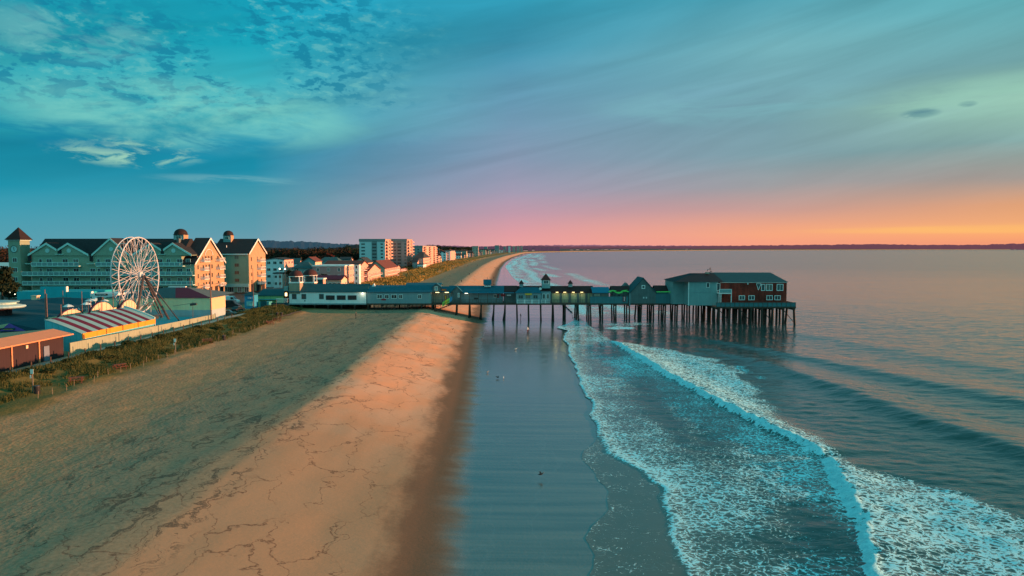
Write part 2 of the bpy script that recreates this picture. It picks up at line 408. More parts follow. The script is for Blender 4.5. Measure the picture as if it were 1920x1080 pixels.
te = N.m('ADD', t, N.m('MULTIPLY', N.m('SUBTRACT', nC, .5), 3.0))
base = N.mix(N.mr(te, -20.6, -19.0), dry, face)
# footprints and raking on the upper beach
fp = N.vor(N.mapping(flat, (1, 1, 1)), 2.6, 'F1', 0); fpn = N.noise(flat, 4.5, 4, .75)
upper = N.mr(t, -24, -31)
# wrack lines: thin meandering seaweed strands
wob = N.noise(flat, .22, 4, .6); wv_ = nn(nt, 'ShaderNodeTexNoise'); lk(nt, flat, wv_.inputs['Vector']); wv_.inputs['Scale'].default_value = .45; wv_.inputs['Detail'].default_value = 5
wc = nn(nt, 'ShaderNodeVectorMath'); wc.operation = 'MULTIPLY_ADD'; lk(nt, wv_.outputs['Color'], wc.inputs[0]); wc.inputs[1].default_value = (5, 5, 0); lk(nt, flat, wc.inputs[2])
ed = N.vor(N.mapping(wc.outputs[0], (.30, .115, 1), (0, 0, .12)), 1.0, 'DISTANCE_TO_EDGE')
ln = N.mr(N.m('ADD', ed, N.m('MULTIPLY', N.m('SUBTRACT', N.noise(flat, 1.6, 4, .7), .5), .05)), .021, .0005)
gn = N.noise(flat, .16, 3, .55); fine = N.noise(flat, 6.0, 3, .7)
ln = N.m('MULTIPLY', N.m('MULTIPLY', ln, N.mr(gn, .33, .50)), N.mr(fine, .30, .55))
ln = N.m('MULTIPLY', ln, N.m('MULTIPLY', N.mr(t, -5.5, -9), N.mr(t, -30, -26)))
halo = N.m('MULTIPLY', N.m('MULTIPLY', N.mr(ed, .05, .0), N.mr(gn, .42, .6)), N.m('MULTIPLY', N.mr(t, -7, -12), N.mr(t, -28, -24)))
wr = N.noise(N.mapping(wc.outputs[0], (1.25, .13, 1), (0, 0, .10)), 1.0, 7, .75)
wr2 = N.m('MULTIPLY', N.mr(wr, .530, .585), N.m('MULTIPLY', N.mr(t, -17, -19), N.mr(N.m('ADD', t, N.m('MULTIPLY', gn, 10.0)), -36, -26)))
wr2 = N.m('MULTIPLY', wr2, N.mr(fine, .32, .52))
base = N.mix(N.m('MULTIPLY', halo, .22), base, (.24, .15, .10, 1))
base = N.mix(N.m('MULTIPLY', ln, .78), base, (.085, .048, .032, 1))
base = N.mix(N.m('MULTIPLY', wr2, .78), base, (.055, .050, .040, 1))
# damp and wet sand
wn1 = N.noise(N.mapping(flat, (.22, .40, 1)), .8, 6, .62)
tw = N.m('ADD', t, N.m('MULTIPLY', N.m('SUBTRACT', wn1, .5), 3.4))
td = N.m('ADD', N.m('ADD', t, N.m('MULTIPLY', N.m('SUBTRACT', N.noise(N.mapping(flat, (.35, .12, 1)), 1.0, 4, .55), .5), 5.0)), N.m('MULTIPLY', N.m('SUBTRACT', N.noise(flat, 1.5, 5, .7), .5), 2.0))
base = N.mix(N.mr(td, -7.2, -3.8), base, (.15, .095, .060, 1))
stk = N.noise(N.mapping(flat, (.045, .75, 1)), 1.0, 5, .6)
base = N.mix(N.mr(tw, -3.2, .6), base, N.mix(N.mr(stk, .35, .65), (.10, .115, .100, 1), (.16, .17, .145, 1)))
# wheel tracks along the upper beach and old swash arcs on the wet sand
wl = N.noise(N.comb(0.0, N.m('MULTIPLY', sx[1], .018)), 1.0, 2, .5)
for off, amp in ((33.5, 14.0), (44.5, 9.0)):
    dd = N.m('ABSOLUTE', N.m('SUBTRACT', N.m('ABSOLUTE', N.m('ADD', t, N.m('ADD', off, N.m('MULTIPLY', N.m('SUBTRACT', wl, .5), amp)))), .85))
    trk = N.m('MULTIPLY', N.mr(dd, .26, .08), N.mr(fine, .2, .6))
    base = N.mix(N.m('MULTIPLY', trk, .34), base, (.13, .10, .065, 1))
arcn = N.noise(N.mapping(flat, (.10, .055, 1)), 1.0, 4, .5)
arc_ = N.m('FRACT', N.m('ADD', N.m('MULTIPLY', t, .16), N.m('MULTIPLY', arcn, 4.0)))
arcl = N.m('MULTIPLY', N.m('MULTIPLY', N.mr(arc_, .0, .035), N.mr(arc_, .10, .04)), N.m('MULTIPLY', N.mr(t, -4.5, -1.5), N.mr(fine, .35, .6)))
base = N.mix(N.m('MULTIPLY', arcl, .13), base, (.30, .33, .31, 1))
# ground under the grass, town ground
base = N.mix(gr, base, N.mix(nB, (.075, .070, .022, 1), (.19, .15, .045, 1)))
base = N.mix(pv, base, N.mix(nB, (.055, .058, .06, 1), (.10, .10, .095, 1)))
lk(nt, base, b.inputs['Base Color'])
gl = N.mr(tw, -2.6, .6)
lk(nt, N.m('ADD', N.mr(gl, 0, 1, .92, .07, False), N.m('MULTIPLY', N.mr(stk, .45, .7), .16)), b.inputs['Roughness'])
b.inputs['IOR'].default_value = 1.6
lk(nt, N.mr(gl, 0, 1, .12, 1.0, False), b.inputs['Specular IOR Level'])
rip = N.noise(N.mapping(flat, (.16, 1.3, 1)), 1.0, 4, .6)
h = N.m('ADD', N.m('MULTIPLY', N.m('MULTIPLY', N.m('ADD', fp, fpn), upper), .055), N.m('MULTIPLY', nB, .02))
h = N.m('ADD', h, N.m('MULTIPLY', N.m('MULTIPLY', N.noise(N.mapping(flat, (.5, 2.2, 1)), 1.0, 4, .6), N.m('SUBTRACT', 1.0, gl)), .05))
h = N.m('ADD', h, N.m('MULTIPLY', N.m('MULTIPLY', rip, gl), .018))
lk(nt, N.bump(h, .8, 1.0), b.inputs['Normal'])
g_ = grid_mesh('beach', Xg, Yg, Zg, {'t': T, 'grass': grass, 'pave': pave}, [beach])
tag(g_, 'sandy beach and town ground running to the far bay', None, None, 'structure')
def ground_z(x, y):
    t_ = x-float(shore(y)); z = float(profile_z(np.array(t_), np.array(float(y))))
    Xa, Ya, Ta = np.array(float(x)), np.array(float(y)), np.array(t_)
    z += float((fbm(Xa/3.5, Ya/3.5, 3)-.5)*.16*sstep(-20, -27, Ta)*sstep(-70, -64, Ta))
    z += float((fbm(Xa/7, Ya/18, 8)-.5)*.30*sstep(-1, -6, Ta)*sstep(-30, -22, Ta))
    z += float(sstep(225, 245, Ya)*sstep(-42, -46, Ta)*sstep(-76, -70, Ta)*((fbm(Xa/9, Ya/22, 9)-.3)*2.0+.2))
    z += float(sstep(-49, -52, Ta)*sstep(-62.5, -61, Ta)*sstep(232, 215, Ya)*(fbm(Xa/3, Ya/5, 19)-.35)*.7)
    return z
# ---- sea sheet, its left edge is the swash line
ys = rows_y(.34)
t1 = list(np.arange(0, 50, .30))+list(np.arange(50, 130, .8))+list(np.arange(130, 300, 3)); x = 300.0
while x < 60000: t1.append(x); x *= 1.06
T, Ys = np.meshgrid(np.array(t1), ys)
has_out = (Ys < 79.5)
left = np.where(has_out, swash_out(Ys), swash_in(Ys))
jit = (fbm(Ys/2.3, Ys*0+3.3, 31, 4)-.5)*1.1*sstep(400, 200, Ys)
left = left+jit*.7
Xs = left+T
si = swash_in(Ys)+jit
q = Xs-si                      # distance seaward of the inner foam line
dc = Xs-(crest(Ys)+(fbm(Ys/4, Ys*0+1.7, 41, 4)-.5)*1.6)
A1 = sstep(166, 150, Ys)*(.55+.45*sstep(60, 75, Ys))*(.75+.5*fbm(Ys/9, Ys*0, 6, 2))
A1 = A1*(1-.7*np.exp(-((Ys-71)/1.3)**2))
tsh = Xs-shore(Ys)
zg = profile_z(tsh, Ys)
Z = np.maximum(zg+.012+.05*sstep(0, 6, T), .10+.10*sstep(6, 30, T))
nz = fbm(Xs/1.2, Ys/1.2, 51, 3)-.5
bump1 = np.where(dc < 0, np.exp(-(dc/.55)**2), np.exp(-(dc/3.6)**2))
Z = Z + .62*A1*bump1
Z = Z + .05*np.where(q < 0, 0, 1)*np.exp(-(q-.5)**2/.5)*sstep(210, 190, Ys)*sstep(30, 60, Ys)
def swell(xc, amp, w0, w1):
    d = Xs-xc; return amp*np.where(d < 0, np.exp(-(d/w0)**2), np.exp(-(d/w1)**2))
Z = Z + swell(54-(Ys-73)*.13+2.5*(fbm(Ys/30, Ys*0+9, 61, 2)-.5), .72, 2.8, 6.0)*sstep(160, 115, Ys)*sstep(35, 60, Ys)
Z = Z + swell(71-(Ys-97)*.36+3*(fbm(Ys/30, Ys*0+5, 62, 2)-.5), .45, 3.2, 7)*sstep(185, 140, Ys)*sstep(60, 80, Ys)
Z = Z + swell(96-(Ys-97)*.3, .25, 5.0, 9)*sstep(230, 180, Ys)
Z = Z + .03*np.sin((Xs+Ys*.25)/5.2+3*fbm(Xs/40, Ys/40, 71, 2))*sstep(22, 45, Xs)*sstep(900, 300, Ys)
Z = Z + (fbm(Xs/2.2, Ys/1.3, 52, 4)-.5)*.22*sstep(2, 10, q)*sstep(350, 150, Ys)
foamband = np.exp(-(q-.25)**2/.10)*.9
# foam density
F = np.zeros_like(Xs)
inner = sstep(0, .5, q)*(dc < 0)
big_ = fbm(Xs/7, Ys/11, 81, 3); streak = fbm(Xs/3.2, Ys/1.4, 82, 4)
F = np.maximum(F, inner*(.49+.60*(big_-.5)+.30*(streak-.5)+.25*np.exp(-q/3.0)))
gap = np.exp(-(((Xs-24)/2.2)**2+((Ys-54)/5.5)**2))+np.exp(-(((Xs-19.5)/1.6)**2+((Ys-90)/11)**2))+ .7*np.exp(-(((Xs-19)/3)**2+((Ys-51)/2.5)**2))
F = F-gap*.33*inner
# second, thin sheet of water running up the sand
film = (q < 0)*(T > 0)
F = np.maximum(F, film*(.24+.30*(streak-.4)+.25*np.exp(-T/1.6)*(fbm(Ys/3, Xs*0, 83, 2))))
F = np.maximum(F, np.where(has_out, 1, 0)*(.62*np.exp(-(T-.10)**2/.03))*(fbm(Ys/1.5, Ys*0+5, 84, 3)+.25))
F = np.maximum(F, np.exp(-(q-.30)**2/.09)*(.95)*sstep(215, 195, Ys))
F = np.maximum(F, .72*np.exp(-(q-.9)**2/.9)*(.4+.8*streak)*sstep(215, 195, Ys))
# breaker front and the patch of foam it leaves behind
wf = (.15+.9*fbm(Ys/1.8, Ys*0+2, 44, 3))*np.exp(-((Ys-62)/6.5)**2)*sstep(70.5, 69.5, Ys)+.25
front = sstep(-.12-.55*streak-wf-.45*fbm(Ys/.9, Ys*0+1, 46, 2), -.05-.5*streak-wf*.8, dc)*sstep(.6, .1, dc)*sstep(164, 158, Ys)
front = front*(1-.95*np.exp(-((Ys-71.0)/.8)**2))
F = np.maximum(F, front*1.25)
F = np.maximum(F, sstep(0, .2, dc)*sstep(3.2, .6, dc)*sstep(162, 156, Ys)*(.62+.3*(streak-.5)))
wid = np.interp(Ys, [30,40,47,55,60,64,67,70,73,78,88,96,103,110,122,135,146,154,160,165], [22,21,19,15,11,7,3,1.0,1.6,4.0,4.6,6.5,9.5,13,15,14,10,5,1,0])
wid = wid*(.72+.6*fbm(Xs/3, Ys/4, 85, 3))
F = np.maximum(F, sstep(0, .3, dc)*sstep(wid+2.2, wid-3.0, dc)*(.68+.3*(streak-.5)+.3*(big_-.5)))
# foam blown back around the piles
def blob(x, y, rx, ry, k):
    global F
    r = ((Xs-x)/rx)**2+((Ys-y)/ry)**2+1.2*(fbm(Xs/3, Ys/4, 86, 3)-.5)
    F = np.maximum(F, k*sstep(1.1, .1, r)*(.45+.9*fbm(Xs/2.4, Ys/1.2, 87, 3)))
blob(29, 188, 5.0, 5.5, .95); blob(33, 197, 8.5, 6, .62); blob(22, 178, 9, 9, .42); blob(38, 176, 9, 6, .33); blob(27, 240, 12, 36, .62); blob(14, 320, 13, 60, .55)
# surf beyond the pier
far = sstep(205, 240, Ys)
for xo, wd, k, sd in ((3, 3.5, .95, 91), (15, 4.5, .8, 92), (30, 5.5, .75, 93), (46, 6, .6, 94)):
    c_ = np.exp(-((Xs-swash_in(Ys)-xo-10*(fbm(Ys/60, Ys*0+sd, sd, 3)-.5)-Ys*.004)/(wd*(1+Ys/1300)))**2)
    F = np.maximum(F, far*sstep(3300, 1900, Ys)*c_*k*sstep(.36, .62, fbm(Ys/90, Xs/50, sd+5, 3)+.12))
F = np.maximum(F, far*sstep(3000, 1500, Ys)*sstep(60+Ys*.03, 20, q)*sstep(-1, 2, q)*(.13+.75*(fbm(Xs/7, Ys/34, 96, 4)-.5)))
F = np.maximum(F, .9*np.exp(-(((Xs-50)/7)**2+((Ys-455)/5)**2)))
F = F.clip(0, 1.3)
Z = Z + (nz*.55+(fbm(Xs/.55, Ys/.55, 57, 2)-.5)*.30)*front + nz*.06*F*sstep(250, 150, Ys)
# only a film of water under the first metres
sea, nt, b, N = newmat('sea_water')
ge = nn(nt, 'ShaderNodeNewGeometry'); P = ge.outputs['Position']; sx = N.sep(P); flat = N.comb(sx[0], sx[1], 0.0)
fa = attr(nt, 'foam'); dp = attr(nt, 'depth'); fr = attr(nt, 'front')
w1 = nn(nt, 'ShaderNodeTexNoise'); lk(nt, flat, w1.inputs['Vector']); w1.inputs['Scale'].default_value = .9; w1.inputs['Detail'].default_value = 5
wc = nn(nt, 'ShaderNodeVectorMath'); wc.operation = 'MULTIPLY_ADD'; lk(nt, w1.outputs['Color'], wc.inputs[0]); wc.inputs[1].default_value = (1.5, 1.5, 0); lk(nt, flat, wc.inputs[2])
e1 = N.vor(N.mapping(wc.outputs[0], (1.0, 1.25, 1)), 1.45, 'DISTANCE_TO_EDGE')
e2 = N.vor(wc.outputs[0], 3.6, 'DISTANCE_TO_EDGE')
lace = N.m('ADD', N.m('MULTIPLY', e1, .9), N.m('MULTIPLY', e2, .55))
ln = N.noise(wc.outputs[0], 2.9, 6, .7)
pat = N.m('ADD', N.m('MULTIPLY', lace, 1.25), N.m('MULTIPLY', ln, .78))      # small = on a foam strand
thr = N.m('ADD', .20, N.m('MULTIPLY', fa, .60))
foam = N.mr(N.m('SUBTRACT', thr, pat), -.035, .05)
foam = N.m('MULTIPLY', foam, N.mr(fa, .02, .16))
thin = N.mr(N.m('SUBTRACT', thr, pat), -.22, .02)
veil = N.m('MULTIPLY', N.m('MULTIPLY', thin, N.mr(fa, .15, .7)), .26)
fo = N.m('MAXIMUM', foam, veil)
wat = N.mix(N.mr(dp, 0, 11), (.115, .140, .125, 1), (.022, .068, .068, 1))
lk(nt, N.mix(fo, wat, N.mix(N.m('MULTIPLY', fr, N.mr(N.noise(flat, 2.2, 5, .7), .62, .40)), (.46, .88, .96, 1), (.30, .70, .80, 1))), b.inputs['Base Color'])
rw = N.mr(N.m('SQRT', N.m('ADD', N.m('MULTIPLY', sx[0], sx[0]), N.m('MULTIPLY', sx[1], sx[1]))), 60, 900, .08, .17)
lk(nt, N.m('MAXIMUM', rw, N.m('MULTIPLY', fo, .85)), b.inputs['Roughness'])
b.inputs['IOR'].default_value = 1.333
lk(nt, N.mr(fo, 0, 1, .55, .15, False), b.inputs['Specular IOR Level'])
r1 = N.noise(N.mapping(flat, (.55, 1.15, 1), (0, 0, R(8))), .85, 5, .62, .3)
r2 = N.noise(N.mapping(flat, (.5, 1.0, 1), (0, 0, R(-14))), .16, 4, .55)
r3 = N.noise(N.mapping(flat, (.010, .05, 1), (0, 0, R(-6))), .6, 4, .55)
dist = N.m('SQRT', N.m('ADD', N.m('MULTIPLY', sx[0], sx[0]), N.m('MULTIPLY', sx[1], sx[1])))
calm = N.mr(dp, .3, 9, .15, 1.0)
h = N.m('MULTIPLY', N.m('MULTIPLY', r1, .14), N.mr(dist, 120, 900, 1.15, 1.0))
h = N.m('ADD', h, N.m('MULTIPLY', r2, .42))
h = N.m('MULTIPLY', h, calm)
h = N.m('ADD', h, N.m('MULTIPLY', N.m('MULTIPLY', r3, 5.0), N.mr(dist, 250, 1200, 0.0, 1.0)))
h = N.m('ADD', h, N.m('MULTIPLY', fo, .05))
h = N.m('ADD', h, N.m('MULTIPLY', N.m('MULTIPLY', N.noise(flat, 3.5, 5, .7), fr), .30))
lk(nt, N.bump(h, .62, 1.0), b.inputs['Normal'])
s_ = grid_mesh('sea', Xs, Ys, Z, {'foam': F, 'depth': np.maximum(q, 0), 'front': front}, [sea])
tag(s_, 'shallow sea with foaming breakers and calm water to the horizon', None, None, 'structure')
def sea_z(x): return .18
# ================================================================ materials for built things
M = {}
def mk(n, *a, **k): M[n] = mat(n, *a, **k)
mk('timber', (.085,.055,.04), .9, .35, .8)
mk('pile_wood', (.055,.036,.027), .85, .4, 1.2)
mk('pile_wet', (.055,.036,.027), .85, .4, 1.2)
_m = M['pile_wet']; _n = _m.node_tree; _N = NT(_n); _b = [x for x in _n.nodes if x.type == 'BSDF_PRINCIPLED'][0]
_src = _b.inputs['Base Color'].links[0].from_socket; _g = nn(_n, 'ShaderNodeNewGeometry'); _z = _N.sep(_g.outputs['Position'])[2]
_zz = _N.m('ADD', _z, _N.m('MULTIPLY', _N.noise(_g.outputs['Position'], 1.5, 4, .6), 1.2))
lk(_n, _N.mix(_N.mr(_zz, 2.9, 2.2), _src, (.012,.018,.013,1)), _b.inputs['Base Color']); lk(_n, _N.mr(_zz, 2.9, 2.2, .85, .35, False), _b.inputs['Roughness'])
mk('rail_wood', (.12,.11,.10), .85, .25)
mk('white_trim', (.78,.78,.74), .6, .08)
mk('white_wall', (.74,.76,.74), .7, .08, clap='h', pitch=.28)
mk('teal_roof', (.008,.115,.165), .75, .22, 1.2, clap='h', pitch=.2)
mk('dark_teal_roof', (.010,.082,.100), .8, .2, 1.2, clap='h', pitch=.2)
mk('slate_roof', (.014,.026,.034), .85, .2, 1.2, clap='h', pitch=.2)
mk('maroon_roof', (.060,.022,.022), .85, .25, 1.2, clap='h', pitch=.2)
mk('bluegrey_wall', (.20,.29,.31), .75, .12, clap='v', pitch=.3)
mk('shingle_grey', (.115,.150,.150), .8, .2, clap='h', pitch=.22)
mk('pale_teal_wall', (.20,.33,.33), .75, .12, clap='h', pitch=.25)
mk('redbrown_wall', (.26,.034,.020), .85, .6, .35, clap='h', pitch=.22)
mk('tan_wall', (.31,.27,.20), .8, .15, clap='h', pitch=.22)
mk('glass', (.018,.03,.035), .12, .1, spec=.6)
mk('curtain', (.16,.15,.13), .8, .2)
mk('glass_red', (.05,.018,.018), .3, .2, spec=.5)
mk('glass_dim', (.05,.07,.07), .25, .1, spec=.5)
mk('awning_blue', (.008,.17,.27), .6, .12)
mk('panel_teal', (.055,.17,.19), .6, .15, clap='v', pitch=1.2)
mk('lamp_glow', (.9,.8,.5), .5, 0, emit=(1.0,.74,.32,3.5))
mk('lamp_white', (.9,.9,.8), .5, 0, emit=(1.0,.90,.62,4))
mk('bay_wall', (.46,.42,.25), .8, .12, clap='v', pitch=.3)
mk('sign_yellow', (.75,.42,.05), .6, .1)
mk('sign_red', (.35,.03,.04), .6, .1)
mk('banner_green', (.25,.65,.10), .6, .3, 2.0)
mk('banner_yellow', (.75,.65,.06), .6, .2, 2.0)
mk('banner_blue', (.03,.25,.45), .6, .2)
mk('string_light_green', (.02,.25,.08), .7, .3, emit=(.05,.6,.12,.25))  # green string lights, glowing faintly
mk('dark_steel', (.05,.05,.05), .5, .2)
mk('white_steel', (.62,.58,.56), .45, .15)
# ================================================================ the pier
PY = 205.0
def px(u): return gx(u, PY)
DT = 5.45                     # deck top
def pz(v): return gz(v, PY)
pier = thing('pier', (px(900), PY+4, 0), 'long wooden boardwalk pier on tall piles reaching from the sand into the sea', 'pier')
d = MB(); d.box(px(538), px(1340), PY-.2, PY+9.5, DT-.45, DT-.02)
d.build('deck', M['timber'], pier)
d = MB(); d.box(gx(1340, 194), gx(1492, 194), 193.6, 217, DT-.5, DT-.02)
d.build('deck', M['timber'], pier, label='wide wooden deck at the sea end of the pier')
rnd = random.Random(3)
pspots = []
us = [540+25*i for i in range(0, 11)]
us2 = [810,856,880,902,926,947,969,991,1014,1037,1060,1084,1107,1130,1155,1180]
for u in us: pspots.append((px(u), [PY+.1, PY+8.8], .17))
for u in us2: 
    rws = [PY+.15, PY+4.5, PY+9.0] if (u < 830 or u > 1050) else [PY+.3, PY+2.6]
    pspots.append((px(u), rws, .24))
for i in range(7): pspots.append((px(1203+22.5*i), [PY+.2, PY+3, PY+6, PY+9], .26))
pv = []
for x, rws, r in pspots:
    for y in rws: pv.append((x, y, r))
ev = []
for i in range(8):
    for y in (194.2, 199, 204.5, 210, 216):
        ev.append((gx(1345, 196)+i*(gx(1484, 196)-gx(1345, 196))/7.0, y, .33))
allp = pv+ev
allp.sort(key=lambda p: p[1])
rest = MB()
for i, (x, y, r) in enumerate(allp):
    gz_ = ground_z(x, y)-.5
    lx, ly = rnd.uniform(-.22, .22), rnd.uniform(-.2, .2)
    if rnd.random() < .14: lx *= 3.0
    mb = MB() if i < 98 else rest
    mx, my = x+lx*.35+rnd.uniform(-.05,.05), y+ly*.4
    mb.tube((x+lx, y+ly, gz_), (mx, my, 2.6), r*rnd.uniform(1.0,1.2), r, 7, False); mb.tube((mx, my, 2.6), (x, y, DT-.45), r, r*.92, 7, False)
    if i < 98: mb.build('pile', M['pile_wet'], pier)
o = rest.build('pile', M['pile_wet'], pier); o['kind'] = 'stuff'
for x, rws, r in pspots: MB().box(x-.18, x+.18, rws[0]-.4, rws[-1]+.4, DT-.85, DT-.46).build('cross_beam', M['timber'], pier)
for i in range(8):
    x = gx(1345, 196)+i*(gx(1484, 196)-gx(1345, 196))/7.0; MB().box(x-.25, x+.25, 193.8, 216.8, DT-1.0, DT-.51).build('cross_beam', M['timber'], pier)
br = MB()
for i in range(0, 7, 2):
    x = gx(1345, 196)+i*(gx(1484, 196)-gx(1345, 196))/7.0; x2 = x+(gx(1484, 196)-gx(1345, 196))/7.0
    MB().tube((x, 194.0, 4.5), (x2, 194.0, 1.0), .10, .10, 5).build('cross_brace', M['pile_wood'], pier)
def rail(x0, x1, y, m, z0=DT, h=1.15, step=1.1, bars=3, parent=pier, name='railing'):
    r = MB(); n = max(1, int(round((x1-x0)/step)))
    for i in range(n+1):
        x = x0+(x1-x0)*i/n; r.box(x-.05, x+.05, y-.05, y+.05, z0, z0+h)
    for k in range(bars):
        z = z0+h*(k+1)/bars-.06; r.box(x0, x1, y-.035, y+.035, z-.05, z+.05)
    return r.build(name, m, parent)
rail(px(809), px(964), PY, M['rail_wood'])
rail(px(1032), px(1106), PY, M['rail_wood'], bars=4)
# covered walkway posts along the open stretches
for u in list(range(812, 960, 17))+[1034, 1053, 1070, 1088, 1106]:
    MB().box(px(u)-.08, px(u)+.08, PY+.1, PY+.28, DT, pz(549)).build('walkway_post', M['rail_wood'], pier)
for a, b_, v0 in ((1106, 1178, 556), (1229, 1290, 551)):
    r = MB(); r.box(px(a), px(b_), PY-.05, PY+.05, DT, pz(v0)); 
    r.build('solid_railing', M['panel_teal'], pier)
# end deck parapet of coloured panels
r = MB(); x0, x1 = gx(1343, 193.5)/.957, gx(1492, 193.5)
r.box(x0*.957, x1, 193.5, 193.62, DT, DT+1.1); r.box(x1-.12, x1, 193.62, 217, DT, DT+1.1); r.build('solid_railing', M['panel_teal'], pier)
r = MB()
n = 17
for i in range(n+1):
    x = x0*.957+(x1-x0*.957)*i/n; r.box(x-.05, x+.05, 193.4, 193.48, DT-.1, DT+1.15)
r.box(x0*.957, x1+.05, 193.36, 193.49, DT+1.11, DT+1.2)
r.build('railing_frame', M['rail_wood'], pier)
for a, b_, y_ in ((545, 684, PY+8.9),):
    MB().box(px(a), px(b_), y_, y_+.1, 3.0, DT-.5).build('shade_screen', M['timber'], pier)  # solid screen added to keep the gap under the building dark
lt = MB(); x = px(690)
while x < px(806): lt.box(x, x+.16, PY+9.0, PY+9.1, 2.6, DT-.5); x += .42
lt.build('lattice_skirt', M['pile_wood'], pier)
# stairs down to the sand, with a slanting banner
st = MB(); 
for i in range(9):
    f = i/8.0; x = px(849)+(px(817)-px(849))*f; z = DT-.1-(DT-3.6)*f; st.box(x-.3, x+.3, PY-2.0, PY-.6, z-.12, z)
st.tube((px(850), PY-2.05, DT), (px(816), PY-2.05, 3.4), .10, .10, 4); st.tube((px(850), PY-.55, DT), (px(816), PY-.55, 3.4), .10, .10, 4)
st.tube((px(850), PY-2.05, DT+1), (px(816), PY-2.05, 4.4), .05, .05, 4)
for f in (0, .33, .66, 1): 
    x = px(850)+(px(816)-px(850))*f; z = DT+(3.4-DT)*f; st.box(x-.05, x+.05, PY-2.1, PY-2.0, z-(0 if f < .5 else .6), z+1)
st.build('staircase', M['timber'], pier)
bn = MB(); bn.cur = 0
A = np.array([px(830.5), PY-2.2, pz(574)]); B_ = np.array([px(848.5), PY-2.2, pz(563)]); up = np.array([.10, 0, 1.35])
def qd(mb, a, b, c, dd, th=.05): mb.add([tuple(a), tuple(b), tuple(c), tuple(dd)]+[(p[0], p[1]+th, p[2]) for p in (a, b, c, dd)], [(0,1,2,3),(7,6,5,4),(0,4,5,1),(1,5,6,2),(2,6,7,3),(3,7,4,0)])
for i, m_ in ((0, 0), (1, 1), (2, 0), (3, 2)):
    a = A+(B_-A)*i/4; b2 = A+(B_-A)*(i+1)/4; bn.cur = m_; qd(bn, a, b2, b2+up, a+up)
for k in range(5): 
    a = A+(B_-A)*(.12+.13*k)+up*.35; bn.cur = 3; bn.box(a[0]-.10, a[0]+.10, PY-2.24, PY-2.2, a[2]-.18, a[2]+.25)
o = bn.build('stair_banner', [M['banner_green'], M['banner_yellow'], M['banner_blue'], M['sign_red']])
for v in o.data.vertices: v.co.x -= A[0]; v.co.y -= A[1]; v.co.z -= A[2]
o.location = A; tag(o, 'green and yellow banner slanting along the pier stairs', 'banner')
# ---- buildings on the pier
def wallbox(root, x0, x1, y0, y1, z0, z1, m, name='wall', gab=None, zr=0, label=None):
    b_ = MB(); b_.box(x0, x1, y0, y1, z0, z1)
    if gab == 'x':
        b_.ext([(y0+.01, z1), ((y0+y1)/2, zr-.03), (y1-.01, z1)], 'x', x0+.01, x1-.01)
    elif gab == 'y': b_.ext([(x0+.01, z1), ((x0+x1)/2, zr-.03), (x1-.01, z1)], 'y', y0+.01, y1-.01)
    return b_.build(name, m, root, label=label)
def roofg(root, x0, x1, y0, y1, ze, zr, m, axis='x', o=.35, name='roof'):
    return MB().gable(x0, x1, y0, y1, ze+.02, zr+.02, axis, o).build(name, m, root)
YB0, YB1 = PY+2.0, PY+8.6
def shop(name, label, u0, u1, wall, roof, v_ridge, v_eave, y0=YB0, y1=YB1, cat='building', o=.3):
    x0, x1 = gx(u0, y0), gx(u1, y0); ze = gz(v_eave, y0-.3)+.1; zr = gz(v_ridge, (y0+y1)/2)
    rt = thing(name, ((x0+x1)/2, (y0+y1)/2, DT), label, cat)
    wallbox(rt, x0+.06, x1-.06, y0, y1, DT, ze, wall, gab='x', zr=zr)
    roofg(rt, x0+.06, x1-.06, y0, y1, ze, zr, roof, o=o)
    return rt, x0, x1, ze, zr
# A white building
rt, x0, x1, ze, zr = shop('pier_building', 'long white clapboard building with teal roof at the landward end of the pier', 542, 687, M['white_wall'], M['dark_teal_roof'], 533.5, 548, PY-.1, PY+8)
for u, w_ in ((552, 1.35), (570, 1.35), (603, 1.35)): window(rt, gx(u, PY), PY-.1, pz(556), w_, 1.5, 'f', M['dark_teal_roof'], M['glass_dim'])
for u in (619.5, 640, 660.5): window(rt, gx(u, PY), PY-.1, pz(558), 2.6, 1.35, 'f', M['dark_teal_roof'], M['glass'])
MB().box(x0, x1, PY-.3, PY-.12, DT-.35, DT+.02).build('base_trim', M['bluegrey_wall'], rt)
l = MB().lathe(px(680.5), PY-.35, [(.05, pz(551)), (.22, pz(550.5)), (.25, pz(549.5)), (.1, pz(549))], 8)
o = l.build('floodlight', M['lamp_white'], rt)
pl = bpy.data.lights.new('floodlight_bulb', 'POINT'); pl.energy = 38; pl.color = (1, .88, .62); pl.shadow_soft_size = .25
po = bpy.data.objects.new('floodlight_bulb', pl); COL.objects.link(po); po.location = (px(680.5), PY-1.0, pz(551))
MB().box(px(570.5), px(573), PY-.14, PY-.11, pz(565), pz(563)).build('number_plate', M['shingle_grey'], rt)
v = MB(); v.tube((px(676), PY+3, pz(543)), (px(676), PY+3, pz(539)), .08); v.build('vent_pipe', M['white_trim'], rt)
